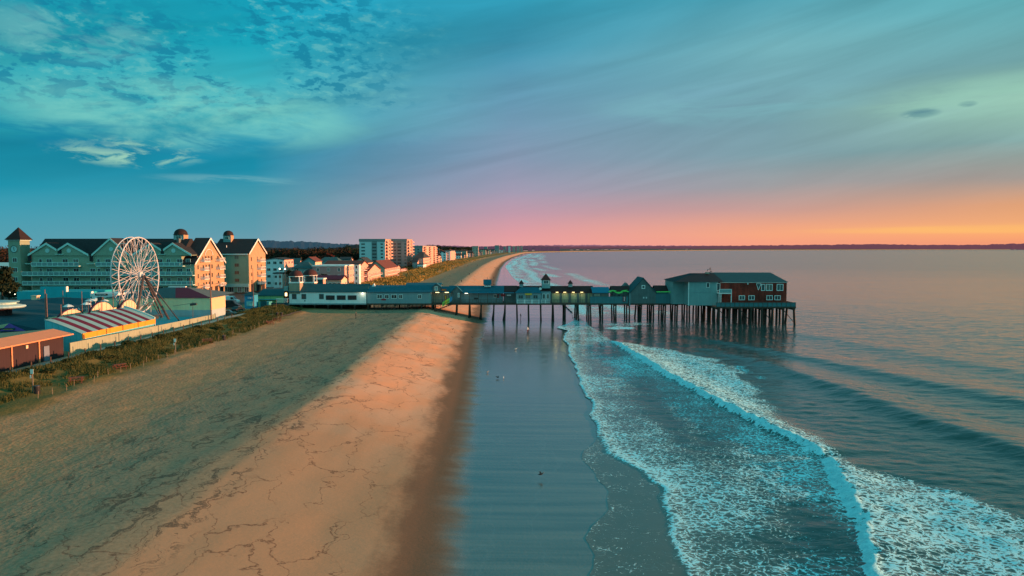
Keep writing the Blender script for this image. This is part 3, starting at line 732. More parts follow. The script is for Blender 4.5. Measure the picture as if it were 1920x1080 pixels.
# two domed entrance turrets
def turret(u0, u1, y, vb, vcap, veave, vtop, label, litside):
    x0, x1 = gx(u0, y), gx(u1, y); cx = (x0+x1)/2; hw = (x1-x0)/2*.80
    rt = thing('domed_turret', (cx, y+hw, DT), label, 'turret', 'domed turrets over the pier entrance')
    b_ = MB(); b_.box(cx-hw, cx+hw, y, y+2*hw, gz(vb, y), gz(vcap, y)); b_.build('base_block', M['tan_wall'], rt)
    c_ = MB()
    for sx_ in (-1, 1):
        for sy in (0, 1):
            X = cx+sx_*(hw-.16); Y_ = y+.16+sy*(2*hw-.32); c_.box(X-.14, X+.14, Y_-.14, Y_+.14, gz(vcap, y), gz(veave, y))
    c_.box(cx-hw-.1, cx+hw+.1, y-.1, y+2*hw+.1, gz(vcap, y), gz(vcap, y)+.35)
    c_.build('corner_post', M['white_trim'], rt)
    i_ = MB(); i_.box(cx-hw*.62, cx+hw*.62, y+hw*.38, y+hw*1.62, gz(vcap, y)+.36, gz(veave, y)); i_.build('lantern_room', M['glass_dim'], rt)
    r_ = hw*1.34; ze = gz(veave, y); zt = gz(vtop, y)
    MB().lathe(cx, y+hw, [(r_, ze), (r_+.05, ze+.18)], 16).build('eave_ring', M['white_trim'], rt)
    prof = [(r_*math.cos(a)*(.97 if a else 1.0), ze+.19+(zt-ze-.19)*math.sin(a)) for a in [i*math.pi/2/7 for i in range(7)]]+[(.03, zt)]
    MB().lathe(cx, y+hw, prof, 16).build('dome', M['maroon_roof'], rt, smooth=True)
turret(540, 565, PY-.2, 551, 531, 519, 507, 'nearer domed entrance turret with tan base and white columns', 1)
turret(567, 592, PY+9, 540, 531, 517, 505, 'domed entrance turret behind the teal roof, with sunlit brick base', 1)
# B blue-grey building
rt, x0, x1, ze, zr = shop('pier_building', 'blue-grey sided building with five windows beside the white pier building', 688, 809, M['bluegrey_wall'], M['teal_roof'], 536, 548.5, PY-.1, PY+8)
for u, w_ in ((712, 1.6), (725.5, 1.3), (739, 1.7), (751.5, 1.15), (787, 1.15)): window(rt, gx(u, PY), PY-.1, pz(556), w_, 1.25, 'f', M['white_trim'], M['glass'])
MB().box(px(715), px(724), PY-.16, PY-.12, pz(563), pz(560)).build('small_sign', M['sign_red'], rt)
m_ = MB(); m_.box(px(804), px(807), PY-.2, PY-.12, DT, ze-.1); m_.build('downpipe', M['pale_teal_wall'], rt)
# white dormer tent on the roof valley
d_ = MB(); X0, X1 = px(692.5), px(701.5); d_.ext([(X0, pz(540)), ((X0+X1)/2, pz(533)), (X1, pz(540))], 'y', PY+3, PY+4.4)
single('roof_dormer', d_, M['white_trim'], (px(697), PY+3.7, pz(540)), 'small white triangular dormer where two teal pier roofs meet', 'dormer')
# C back hall and lit entrance bay
rt, x0, x1, ze, zr = shop('pier_hall', 'raised blue roofed hall behind the blue-grey pier building', 762, 826, M['shingle_grey'], M['teal_roof'], 531.5, 537, PY+7.5, PY+13)
MB().box(px(764.5), px(769), PY+6.9, PY+7.3, pz(539), pz(537.4)).build('skylight', M['white_trim'], rt)
rt = thing('dormer_house', (px(818), PY+2.5, DT), 'small dark gabled box with a white cross window above the pier walkway', 'dormer')
X0, X1 = px(811), px(825)
wallbox(rt, X0, X1, PY+.9, PY+4, pz(548.5), pz(538), M['shingle_grey'], gab='y', zr=pz(533)); roofg(rt, X0, X1, PY+.9, PY+4, pz(538), pz(533), M['teal_roof'], 'y', .25)
window(rt, px(817.5), PY+.9, pz(541), .95, 1.25, 'f', M['white_trim'], M['lamp_white'] if False else M['pale_teal_wall'])
rt, x0, x1, ze, zr = shop('walkway_arcade', 'open lit arcade bay between the dark dormer box and the shingled gable', 810, 842, M['tan_wall'], M['teal_roof'], 538.5, 548, PY+2.6, YB1)
for u in (819.5, 837): 
    l = MB(); l.box(px(u)-.55, px(u)+.55, PY+.9, PY+1.1, pz(549.2), pz(548.2)); l.build('strip_light', M['lamp_glow'], rt)
l = MB(); l.box(px(827), px(836.5), PY+.8, PY+.95, pz(546), pz(542)); l.build('sign_board', M['sign_red'], rt)
l = MB(); 
for k in range(4): l.box(px(828.5+1.8*k), px(829.6+1.8*k), PY+.74, PY+.79, pz(544.9), pz(543.2))
l.build('sign_lettering', M['sign_yellow'], rt)
window(rt, px(834), PY+2.6, pz(559), .6, 1.4, 'f', M['sign_red'], M['sign_yellow'], name='poster')
# D long blue roof with gable dormer
rt, x0, x1, ze, zr = shop('pier_arcade', 'long blue roofed pier arcade with a tall shingled gable at its left end', 842, 943.5, M['bluegrey_wall'], M['teal_roof'], 537, 549, PY+2.0, YB1)
X0, X1 = px(844.5), px(866.5); 
b_ = MB(); b_.box(X0+.8, X1-.8, PY+1.0, PY+2.0, DT, pz(549)); b_.ext([(X0, pz(549)), ((X0+X1)/2, pz(538)), (X1, pz(549))], 'y', PY+1.0, PY+5); b_.build('gable_wall', M['shingle_grey'], rt)
roofg(rt, X0, X1, PY+1.0, PY+5, pz(549), pz(538), M['teal_roof'], 'y', .25, name='gable_roof')
window(rt, px(859.5), PY+1.0, pz(554), .55, 1.3, 'f', M['white_trim'], M['lamp_glow'] if False else M['pale_teal_wall'])
for u in (874,): MB().box(px(u)-.45, px(u)+.45, PY+.9, PY+1.1, pz(550.8), pz(549.8)).build('strip_light', M['lamp_white'], rt)
MB().box(px(868), px(964), PY-.1, PY+1.7, pz(549.6), pz(548.8)).build('canopy', M['awning_blue'], rt)
MB().box(px(888), px(896), PY+1.84, PY+1.97, pz(562), pz(559)).build('dark_hatch', M['dark_steel'], rt)
for u, m_ in ((928, 'white_trim'), (933, 'sign_red')): window(rt, px(u), PY+2.0, pz(556), .8, 1.1, 'f', M[m_], M['glass'], name='door_window')
MB().box(px(939), px(948), PY+1.84, PY+1.97, pz(556.5), pz(552.5)).build('red_sign', M['sign_red'], rt)
# cupola box on its roof
rt = thing('roof_cupola', (px(913), PY+5, pz(537)), 'boxy cupola with a blue roof and white scalloped sign on the pier roof', 'cupola')
X0, X1 = px(906), px(920)
MB().box(X0+.2, X1-.2, PY+4, PY+5.8, pz(540), pz(535)).build('body', M['shingle_grey'], rt)
MB().ext([(PY+3.4, pz(535)), (PY+4.3, pz(525.5)), (PY+5.6, pz(525.5)), (PY+6.4, pz(535))], 'x', X0-.1, X1+.1).build('roof', M['teal_roof'], rt)
l = MB()
for k in range(4): l.ext([(X0+.2+.5*k, pz(539.3)), (X0+.28+.5*k, pz(536)), (X0+.6+.5*k, pz(536)), (X0+.66+.5*k, pz(539.3))], 'y', PY+3.8, PY+3.9)
l.build('sign', M['white_trim'], rt)
# E maroon link + hip roofed pavilion with balustrade
rt, x0, x1, ze, zr = shop('pier_link', 'dark maroon roofed link left of the blue hipped kiosk', 944, 968, M['shingle_grey'], M['maroon_roof'], 537, 548, PY+2.6, YB1)
MB().box(px(950), px(958), PY+2.44, PY+2.57, pz(556), pz(553.5)).build('menu_board', M['white_trim'], rt)
rt = thing('pier_kiosk', (px(992), PY+2, DT), 'blue hip roofed kiosk with yellow sign and white balustrades on the pier', 'kiosk')
X0, X1 = px(967.5), px(1014)
MB().box(X0, X1, PY-.15, PY+4, DT, pz(549.5)).build('wall', M['bluegrey_wall'], rt)
MB().hip(X0, X1, PY-.15, PY+4.2, pz(549.5)+.02, pz(539.5), px(977), px(1009), o=.3).build('roof', M['teal_roof'], rt)
for u in (976.5, 990, 1004): window(rt, px(u), PY-.15, pz(556.5), 1.5, 1.2, 'f', M['pale_teal_wall'], M['glass'])
MB().box(px(984.5), px(997), PY-.42, PY-.3, pz(553), pz(549.8)).build('sign', M['sign_yellow'], rt)
def balustrade(root, x0, x1, y):
    r = MB(); n = int((x1-x0)/.24)
    for z in (DT+.12, DT+1.0): r.box(x0, x1, y-.05, y+.05, z-.05, z+.05)
    for i in range(n+1): x = x0+(x1-x0)*i/n; r.box(x-.035, x+.035, y-.035, y+.035, DT+.17, DT+.95)
    for x in (x0, x1): r.box(x-.09, x+.09, y-.09, y+.09, DT, DT+1.15)
    r.build('balustrade', M['white_trim'], root)
for a, b2 in ((970, 983), (984.4, 996.6), (998, 1010.5)): balustrade(rt, px(a), px(b2), PY-.3)
rt = thing('pier_porch', (px(1024), PY+3, DT), 'glazed porch with white balustrade under the tall clock cupola', 'porch')
X0, X1 = px(1014.3), px(1033)
MB().box(X0, X1, PY+.6, PY+3.5, DT, pz(548)).build('wall', M['bluegrey_wall'], rt)
for u in (1018.5, 1026): window(rt, px(u)+.2, PY+.6, pz(556), .95, 1.6, 'f', M['white_trim'], M['glass'])
balustrade(rt, px(1015.4), px(1022.5), PY+.2); balustrade(rt, px(1023.4), px(1032), PY+.2)
l = MB(); l.tube((px(1013.5), PY+1.5, pz(542)), (px(1013.5), PY+1.75, pz(542)), .42, .42, 14)
single('round_sign', l, M['white_trim'], (px(1013.5), PY+1.6, pz(545)), 'round white disc sign at the corner of the blue kiosk roof', 'sign')
# F lit bays
rt, x0, x1, ze, zr = shop('pier_arcade', 'dark roofed arcade with four lamplit bays behind the railing', 968.2, 1111.5, M['bay_wall'], M['maroon_roof'], 537.5, 549, PY+3.8, YB1)
for u in (1046, 1060.5, 1077, 1093):
    l = MB(); l.box(px(u)-.4, px(u)+.4, PY+3.3, PY+3.5, pz(549.6), pz(549.0)); l.build('lamp', M['lamp_glow'], rt)
    pl = bpy.data.lights.new('bay_bulb', 'POINT'); pl.energy = 16; pl.color = (1, .78, .32); pl.shadow_soft_size = .2
    po = bpy.data.objects.new('bay_bulb', pl); COL.objects.link(po); po.location = (px(u), PY+3.0, pz(551))
l = MB()
for u in (1034, 1053, 1070, 1086, 1102): MB().box(px(u)-.35, px(u)+.35, PY+3.62, PY+3.78, DT, pz(549.5)).build('pilaster', M['shingle_grey'], rt)
def cupola(u, vt, ve, vb, hw, label, name='cupola', win_=False):
    cx = px(u); y = PY+5.2
    rt = thing(name, (cx, y, pz(vb)), label, 'cupola', None)
    MB().box(cx-hw, cx+hw, y-hw, y+hw, pz(vb), pz(ve)).build('body', M['bluegrey_wall'] if not win_ else M['pale_teal_wall'], rt)
    MB().hip(cx-hw, cx+hw, y-hw, y+hw, pz(ve), pz(vt), cx-.03, cx+.03, y-.03, y+.03, o=.25).build('roof', M['maroon_roof'], rt)
    if win_: window(rt, cx, y-hw, pz((ve+vb)/2-4), hw*1.3, hw*.9, 'f', M['white_trim'], M['glass_dim'])
cupola(978, 526.5, 533.5, 540, .58, 'small pyramid roofed cupola left of the blue kiosk')
cupola(1025, 514, 526.5, 542, 1.25, 'tallest pyramid roofed cupola with a glazed lantern on the pier', 'clock_cupola', True)
cupola(1072, 526.5, 533.5, 540, .58, 'small pyramid roofed cupola above the lamplit bays')
# G blue awning shop
rt, x0, x1, ze, zr = shop('pier_shop', 'pier stall under a plain bright blue awning roof', 1111.7, 1142, M['shingle_grey'], M['awning_blue'], 539.5, 549.5, PY+.8, PY+6.5)
window(rt, px(1120), PY+.8, pz(553.5), 2.0, .9, 'f', M['rail_wood'], M['tan_wall']); window(rt, px(1134), PY+.8, pz(553.5), 2.0, .9, 'f', M['rail_wood'], M['glass'])
# H
rt, x0, x1, ze, zr = shop('pier_bar', 'dark roofed pier bar hung with strings of green lights', 1148, 1180, M['shingle_grey'], M['maroon_roof'], 537.5, 547, PY+3, YB1)
for u in (1155, 1163, 1171): window(rt, px(u), PY+3, pz(554), .9, 1.0, 'f', M['rail_wood'], M['glass'])
l = MB(); X0, X1 = px(1172), px(1189); l.ext([(X0, pz(541)), ((X0+X1)/2, pz(532)), (X1, pz(541))], 'y', PY+6, PY+9); l.build('rear_gable', M['shingle_grey'], rt)
g2 = MB()
for i in range(60):
    f = i/59.0; x = px(1143)+(px(1178)-px(1143))*f; z = pz(548)+.35*math.sin(f*9)+rnd.uniform(-.2,.2)+.5*f*(1-f)
    g2.tube((x-.3, PY+.5+rnd.uniform(-.3,.3), z), (x+.3, PY+.5, z+rnd.uniform(-.1,.1)), .10, .05, 4)
single('garland', g2, M['string_light_green'], (px(1160), PY+.5, pz(550)), 'tangled string of green lights over the pier bar terrace', 'garland')
g2 = MB(); 
for i in range(70):
    f = i/69.0; x = px(1232)+(px(1290)-px(1232))*f; z = pz(547.3)+rnd.uniform(-.06,.06); g2.tube((x-.25, PY+.3+rnd.uniform(-.1,.1), z), (x+.25, PY+.3, z), .13, .09, 4)
single('garland', g2, M['string_light_green'], (px(1260), PY+.3, pz(549)), 'straight string of green lights between the big gable and the end house', 'garland')
l = MB(); l.box(px(1168), px(1172.5), PY-.35, PY-.2, pz(565), pz(556)); 
o = single('hanging_sign', l, M['sign_red'], (px(1170), PY-.3, pz(565)), 'narrow upright red sign with white letters on the pier rail', 'sign')
l = MB()
for k in range(4): l.box(px(1169.4), px(1171.2), PY-.40, PY-.352, pz(563.8-2*k), pz(562.6-2*k))
l.build('letters', M['white_trim'], o)
# I big gable
rt = thing('gable_house', (px(1204), PY+4, DT), 'tall steep gabled dark teal house with one white window on the pier', 'house')
X0, X1 = px(1181.5), px(1229)
wallbox(rt, X0, X1, PY-.3, PY+8.6, DT, pz(548), M['shingle_grey'], gab='y', zr=pz(522))
roofg(rt, X0, X1, PY-.3, PY+8.6, pz(548), pz(521.8), M['dark_teal_roof'], 'y', .35)
window(rt, px(1205.7), PY-.3, pz(538), 1.05, 1.05, 'f', M['white_trim'], M['glass'], fw=.2)
for u in (1206.5, 1211.5): window(rt, px(u), PY-.3, pz(558), .5, .6, 'f', M['bluegrey_wall'], M['white_trim'])
MB().box(X0-.3, X0-.02, PY-.45, PY-.2, DT-.7, pz(548)).build('corner_post', M['bluegrey_wall'], rt)
# J
rt, x0, x1, ze, zr = shop('pier_gallery', 'low dark roofed gallery with teal panels between gable and end house', 1229.5, 1273, M['panel_teal'], M['maroon_roof'], 536.5, 546.5, PY+3, YB1)
# K end pavilion
YK = 197.5
def kx(u): return gx(u, YK)
def kz(v): return gz(v, YK)
rt = thing('end_house', (kx(1310), YK+8, DT), 'pale teal two storey house with dark hipped roof at the pier end', 'house')
MB().box(kx(1268.5), kx(1290), YK+5, YK+15, DT, kz(527.5)).build('wall', M['pale_teal_wall'], rt)
MB().box(kx(1290)+.02, kx(1346), YK, YK+15.5, DT, kz(528.5)).build('wall', M['pale_teal_wall'], rt)
MB().hip(kx(1268.5), kx(1352), YK, YK+15, kz(528.5)+.02, kz(514), kx(1307), kx(1349), YK+6, YK+8, o=.5).build('roof', M['slate_roof'], rt)
window(rt, kx(1327), YK, kz(534.5), 1.0, 1.4, 'f', M['white_trim'], M['glass'])
MB().box(kx(1290)+.02, kx(1291.6), YK-.12, YK-.02, DT, kz(528.5)).build('corner_trim', M['white_trim'], rt)
MB().box(kx(1291.8), kx(1334), YK-.06, YK-.01, kz(548.6), kz(548.1)).build('belt_trim', M['bluegrey_wall'], rt)
MB().box(kx(1331), kx(1337), YK+4, YK+5.4, kz(514.5), kz(511.5)).build('chimney', M['tan_wall'], rt)
rt = thing('end_restaurant', (kx(1412), YK+8, DT), 'weathered red-brown two storey building with teal roof at the tip of the pier', 'building')
MB().box(kx(1347), kx(1476), YK+.5, YK+15, DT, kz(529.5)).build('wall', M['redbrown_wall'], rt)
MB().hip(kx(1346), kx(1476), YK+.5, YK+15, kz(529.3)+.02, kz(512.8), kx(1344), kx(1461), YK+7, YK+8.5, o=.35).build('roof', M['dark_teal_roof'], rt)
MB().box(kx(1350), kx(1476.5), YK+.3, YK+.42, kz(530.3), kz(529)).build('fascia', M['white_trim'], rt)
for u, w_ in ((1431.5, 1.1), (1443, 1.9), (1463.2, 1.9)): window(rt, kx(u), YK+.5, kz(539), w_, 1.95, 'f', M['white_trim'], M['glass'], fw=.16)
l = MB(); l.add([(kx(1418.5), YK+.42, kz(532)), (kx(1427.5), YK+.42, kz(532)), (kx(1422.5), YK+.42, kz(544)), (kx(1418.5), YK+.48, kz(532)), (kx(1427.5), YK+.48, kz(532)), (kx(1422.5), YK+.48, kz(544))], [(0,2,1),(3,4,5),(0,1,4,3),(1,2,5,4),(2,0,3,5)]); o = l.build('broken_window', M['glass'], rt)
l = MB()
for a, b2 in (((1418.5,532),(1422.5,544)),((1422.5,544),(1427.5,532)),((1418.5,532),(1427.5,532))): l.tube((kx(a[0]), YK+.40, kz(a[1])), (kx(b2[0]), YK+.40, kz(b2[1])), .08, .08, 4)
l.build('frame', M['white_trim'], o)
for u in (1392, 1410, 1444, 1459): window(rt, kx(u), YK+.5, kz(558.5), 1.75, 1.35, 'f', M['white_trim'], M['glass'], fw=.15)
MB().box(kx(1401.5), kx(1403.5), YK+.3, YK+.48, kz(533.5), kz(531.5)).build('wall_lamp', M['white_trim'], rt)
l = MB()
for (a, b2, c_, d2) in ((1365,532,30,4),(1375,540,12,3),(1388,546,26,3)): l.box(kx(a), kx(a+c_*.5), YK+.47, YK+.495, kz(b2+d2*.5), kz(b2))
l.build('shingle_patch', M['redbrown_wall'], rt)
# balcony
bl = MB(); X0, X1 = kx(1343.5), kx(1367.5)
bl.box(X0, X1, YK-2.2, YK+.4, kz(550), kz(548.6))
bl.build('balcony_floor', M['white_trim'], rt)
bl = MB()
for x in (X0+.1, X1-.1, (X0+X1)/2-1.2): bl.box(x-.09, x+.09, YK-2.1, YK-1.9, DT, kz(550))
for x in (X0+.1, X1-.1): bl.box(x-.07, x+.07, YK-2.2, YK-2.05, kz(548.6), kz(541.5))
bl.box(X0, X1, YK-2.2, YK-2.1, kz(542), kz(541.2)); 
bl.build('balcony_post', M['white_trim'], rt)
MB().box(X0+.2, X1-.2, YK-2.17, YK-2.13, kz(548.3), kz(542.2)).build('balcony_panel', M['pale_teal_wall'], rt)
window(rt, kx(1346.5), YK-.02, kz(538), 1.0, 2.2, 'f', M['white_trim'], M['glass'], name='door')
wv2 = MB(); X = kx(1344); Y_ = YK+7
wv2.tube((X, Y_, kz(515)), (X, Y_, kz(503)), .05); wv2.tube((X-.8, Y_, kz(507)), (X+.3, Y_, kz(507)), .06); wv2.tube((X-.9, Y_, kz(510)), (X-.7, Y_, kz(505.5)), .14, .05); wv2.tube((X-.2, Y_, kz(505)), (X+.15, Y_, kz(503.5)), .16, .08)
wv2.tube((X-.6, Y_, kz(513.5)), (X+.5, Y_, kz(509.5)), .07); wv2.tube((X+.4, Y_, kz(515)), (X+.4, Y_, kz(509.5)), .07)
single('weathervane', wv2, M['dark_steel'], (X, Y_, kz(515)), 'dark weathervane on the ridge of the pier end roof', 'weathervane')
# ================================================================ hotel, amusement park
mk('shaded_wall', (.25,.33,.24), .8, .10, clap='h', pitch=.2)  # beige hotel wall in its shaded green tone, shade put into the colour
mk('side_wall', (.41,.275,.165), .8, .08, clap='h', pitch=.2)  # sunlit copy of the hotel wall, the sun's orange put into the colour
mk('black_roof', (.022,.022,.026), .85, .25, 1.0, clap='h', pitch=.25)
mk('copper_roof', (.024,.013,.013), .8, .2, 1.0, clap='h', pitch=.2)
mk('trim_green', (.45,.68,.62), .6, .06)
mk('rail_glass', (.16,.26,.26), .3, .1, spec=.5)
mk('clock_face', (.35,.55,.52), .5, .05)
HY = 230.0; HZ = 5.3
hx = lambda u: gx(u, HY)
hz = lambda v: gz(v, HY)
X0, X1 = hx(62), hx(366)
HD = 23.5
ht = thing('seaside_hotel', ((X0+X1)/2, HY+10, HZ), 'long green-beige hotel with gabled dark roof and four balcony storeys behind the ferris wheel', 'hotel')
ZE = hz(478.5)
wb = MB(); wb.box(X0, X1-4.2, HY, HY+15, HZ, ZE); wb.box(X1-4.2, X1, HY, HY+HD, HZ, hz(493)); wb.build('wall', M['shaded_wall'], ht)
zr = gz(447.5, HY+8)
# main roof: long slope, ridge along x
rf = MB(); rf.ext([(HY+.8, ZE-.3), (HY+7.5, zr), (HY+9, zr), (HY+16, ZE-.3)], 'x', X0-.3, X1-4.6); rf.build('roof', M['black_roof'], ht)
# end wing: ridge along x -> gable facing the sea (+X)
xe0 = X1-4.2; ze2 = hz(493); zr2 = gz(447.5, HY+HD/2)
rf = MB().gable(xe0, X1, HY, HY+HD, ze2, zr2, 'x', .5, .3); rf.build('roof', M['black_roof'], ht)
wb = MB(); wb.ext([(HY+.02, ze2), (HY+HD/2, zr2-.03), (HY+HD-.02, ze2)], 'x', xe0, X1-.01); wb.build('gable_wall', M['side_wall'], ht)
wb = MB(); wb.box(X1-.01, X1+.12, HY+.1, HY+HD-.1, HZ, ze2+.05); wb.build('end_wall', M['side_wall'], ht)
def gable_face(ua, up, ub, va, vp, vb, y=HY-.35):
    """front gable: eaves at (ua,va),(ub,vb) and peak (up,vp)"""
    A = (hx(ua), hz(va)); P_ = (hx(up), hz(vp)); B = (hx(ub), hz(vb)); zb = min(A[1], B[1])-.2
    w_ = MB(); w_.ext([(A[0], zb), (A[0], A[1]), P_, (B[0], B[1]), (B[0], zb)], 'y', y, HY+7.2); w_.build('gable_wall', M['shaded_wall'], ht)
    r_ = MB()
    for a, b2 in ((A, P_), (P_, B)):
        dx = b2[0]-a[0]; dz = b2[1]-a[1]; s_ = .25
        r_.ext([(a[0], a[1]), (b2[0], b2[1]), (b2[0], b2[1]+s_), (a[0], a[1]+s_)], 'y', y-.3, HY+7.3)
    r_.build('gable_roof', M['black_roof'], ht)
    t_ = MB()
    for a, b2 in ((A, P_), (P_, B)): t_.ext([(a[0], a[1]-.42), (b2[0], b2[1]-.42), (b2[0], b2[1]+.27), (a[0], a[1]+.27)], 'y', y-.42, y-.31)
    t_.build('bargeboard', M['trim_green'], ht)
    l = MB(); cz = hz(470) if vp > 450 else hz(467); cx_ = P_[0]+.15; l.tube((cx_, y-.12, cz), (cx_, y+.05, cz), .72, .72, 16); l.build('round_window', M['clock_face'], ht)
gable_face(58, 93, 112, 478, 456.5, 468.5); gable_face(114, 133, 171, 468.5, 456.5, 478)
gable_face(177, 212, 247, 478, 447.5, 478)
gable_face(252, 288, 306.5, 478, 456.5, 468.5); gable_face(310.5, 328, 363, 468.5, 456.5, 478)
# balcony slabs and rails
for vs, a, b2 in ((498, 68, 156), (498, 188, 240), (498, 255, 349), (515.5, 50, 367), (533, 50, 367), (550, 50, 367)):
    z = hz(vs)
    MB().box(hx(a), hx(b2), HY-1.8, HY+.02, z-.26, z).build('balcony_slab', M['trim_green'], ht)
    g = MB(); g.box(hx(a)+.03, hx(b2)-.03, HY-1.74, HY-1.70, z+.08, z+1.02); g.build('balcony_glass', M['rail_glass'], ht)
    g = MB(); g.box(hx(a), hx(b2), HY-1.78, HY-1.66, z+1.0, z+1.16)
    x = hx(a)
    while x < hx(b2): g.box(x-.08, x+.08, HY-1.8, HY-1.75, z, z+1.03); x += 1.75
    g.build('balcony_rail', M['trim_green'], ht)
# doors and windows, 4 storeys
for vs, top in ((498, 1), (515.5, 0), (533, 0), (550, 0)):
    z = hz(vs)+1.15
    for u, w_ in ((79, 1.1), (95, 1.9), (125, 1.9), (145, 1.9), (176, 1.8), (187.5, 1.0), (205, 1.9), (226, 1.9), (268, 1.9), (284, 1.9), (302, 1.9), (318, 1.4), (339, 1.9), (355, 1.5)):
        if top and u in (176,): continue
        window(ht, hx(u), HY, z, w_, 2.15, 'f', M['trim_green'], M['glass'], fw=.1)
# black panels painting the shade of wall slots, with drip slabs
for u in (60, 117, 175, 308):
    MB().box(hx(u)-.55, hx(u)+.55, HY-.44, HY-.37, hz(490 if u in (60, 175) else 476), hz(478.5 if u in (60, 175) else 467)).build('slot_shade', M['black_roof'], ht)
    MB().box(hx(u)-1.3, hx(u)+1.3, HY-.9, HY-.36, hz(495 if u in (60, 175) else 477.2), hz(494 if u in (60, 175) else 476.3)).build('ledge', M['trim_green'], ht)
# sea-facing end: windows, small balconies, trims
XS = X1+.12
def sea_end(rt, XS, y0, y1, ze, zr_, floors, cols, bal, arch=True):
    for z in floors:
        for f, w_, dh in cols: window(rt, XS, y0+(y1-y0)*f, z+dh, w_, 1.6, 's', M['side_wall'], M['glass'], fw=.1)
        for f, w_ in bal:
            yc = y0+(y1-y0)*f
            MB().box(XS, XS+1.5, yc-w_/2, yc+w_/2, z-1.25, z-1.08).build('balcony_slab', M['white_trim'], rt)
            g = MB()
            for k in range(int(w_/.28)+1): g.box(XS+1.40, XS+1.46, yc-w_/2+k*.28-.02, yc-w_/2+k*.28+.03, z-1.08, z-.12)
            g.box(XS+1.36, XS+1.5, yc-w_/2, yc+w_/2, z-.12, z-.02); g.box(XS, XS+1.5, yc-w_/2, yc-w_/2+.05, z-.12, z-.02); g.box(XS, XS+1.5, yc-w_/2, yc-w_/2+.03, z-1.0, z-.4)
            g.build('balcony_rail', M['white_trim'], rt)
    t_ = MB()
    ym = (y0+y1)/2
    for a, b2 in (((y0-.5, ze-.5), (ym, zr_)), ((ym, zr_), (y1+.5, ze-.5))): t_.ext([(a[0], a[1]-.25), (b2[0], b2[1]-.25), (b2[0], b2[1]+.36), (a[0], a[1]+.36)], 'x', XS+.42, XS+.52)
    t_.build('bargeboard', M['white_trim'], rt)
fl = [hz(v)-.35 for v in (483, 499.5, 516.5, 533)]
sea_end(ht, XS, HY, HY+HD, ze2, zr2, fl, ((.10,.9,0),(.36,1.0,0),(.46,1.0,0),(.56,1.0,0),(.27,1.1,-.1),(.78,1.1,-.1)), ((.27, 4.6), (.80, 4.6)))
l = MB()
for i in range(9):
    a0 = math.pi*i/9; a1 = math.pi*(i+1)/9; yc = HY+HD*.47; zc = hz(479)
    l.tube((XS+.06, yc+3*math.cos(a0), zc+2.0*math.sin(a0)), (XS+.06, yc+3*math.cos(a1), zc+2.0*math.sin(a1)), .12, .12, 4)
l.build('arch_moulding', M['white_trim'], ht)
for f in (.1, .3, .5, .7, .9): MB().box(XS-.02, XS+.08, HY+HD*f-1.2, HY+HD*f+1.2, HZ, HZ+3.0).build('garage_opening', M['black_roof'], ht)
MB().box(XS, XS+.8, HY, HY+HD, HZ+3.3, HZ+3.9).build('canopy', M['side_wall'], ht)
# clock tower at the left
ct0, ct1 = hx(25.5), hx(47.5)
b_ = MB(); b_.box(ct0, ct1, HY-1.5, HY+3.2, HZ, hz(451)); tw = b_.build('clock_tower', M['shaded_wall'], ht)
cx = (ct0+ct1)/2; cy = HY+.85
MB().box(ct0-.35, ct1+.35, HY-1.85, HY+3.55, hz(451), hz(449.8)).build('cornice', M['trim_green'], tw)
MB().hip(ct0, ct1, HY-1.5, HY+3.2, hz(449.8)+.02, hz(426), cx-.04, cx+.04, cy-.04, cy+.04, o=.7).build('spire', M['copper_roof'], tw)
xc = hx(36.5)
l = MB(); l.tube((xc, HY-1.62, hz(467)), (xc, HY-1.5, hz(467)), 1.05, 1.05, 20); l.build('clock_face', M['clock_face'], tw)
l = MB()
for i in range(20):
    a0, a1 = 2*math.pi*i/20, 2*math.pi*(i+1)/20; l.tube((xc+1.1*math.cos(a0), HY-1.64, hz(467)+1.1*math.sin(a0)), (xc+1.1*math.cos(a1), HY-1.64, hz(467)+1.1*math.sin(a1)), .09, .09, 4)
l.tube((xc, HY-1.68, hz(467)), (xc, HY-1.68, hz(467)+.7), .07); l.tube((xc, HY-1.68, hz(467)), (xc+.15, HY-1.68, hz(467)-.55), .07); l.build('clock_hand', M['dark_teal_roof'], tw)
for v in (487.5, 505.5, 523, 541): window(ht, hx(37), HY-1.5, hz(v), 1.55, 1.55, 'f', M['trim_green'], M['glass'])
def domed(rt, u0, u1, vt, ve, vb, y):
    x0, x1 = gx(u0, y), gx(u1, y); cx = (x0+x1)/2; hw = (x1-x0)/2*.62
    b_ = MB(); b_.box(cx-hw, cx+hw, y, y+2*hw, gz(vb, y), gz(ve, y)); c_ = b_.build('cupola', M['pale_teal_wall'], rt)
    window(rt, cx, y, gz((ve+vb)/2-1, y), hw*1.1, 1.1, 'f', M['trim_green'], M['glass_dim'])
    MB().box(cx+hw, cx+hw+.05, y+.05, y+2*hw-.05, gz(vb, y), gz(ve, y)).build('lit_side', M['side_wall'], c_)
    r_ = hw*1.5; ze_ = gz(ve, y); zt = gz(vt, y)
    MB().lathe(cx, y+hw, [(r_, ze_)]+[(r_*.86*math.cos(i*math.pi/14), ze_+.2+(zt-ze_-.2)*math.sin(i*math.pi/14)) for i in range(7)]+[(.03, zt)], 16).build('dome', M['copper_roof'], c_, smooth=True)
domed(ht, 323, 353, 428.5, 440, 453, HY+7)
MB().box(hx(320.5), hx(325), HY+5, HY+6.5, hz(456), hz(447)).build('chimney', M['shingle_grey'], ht)
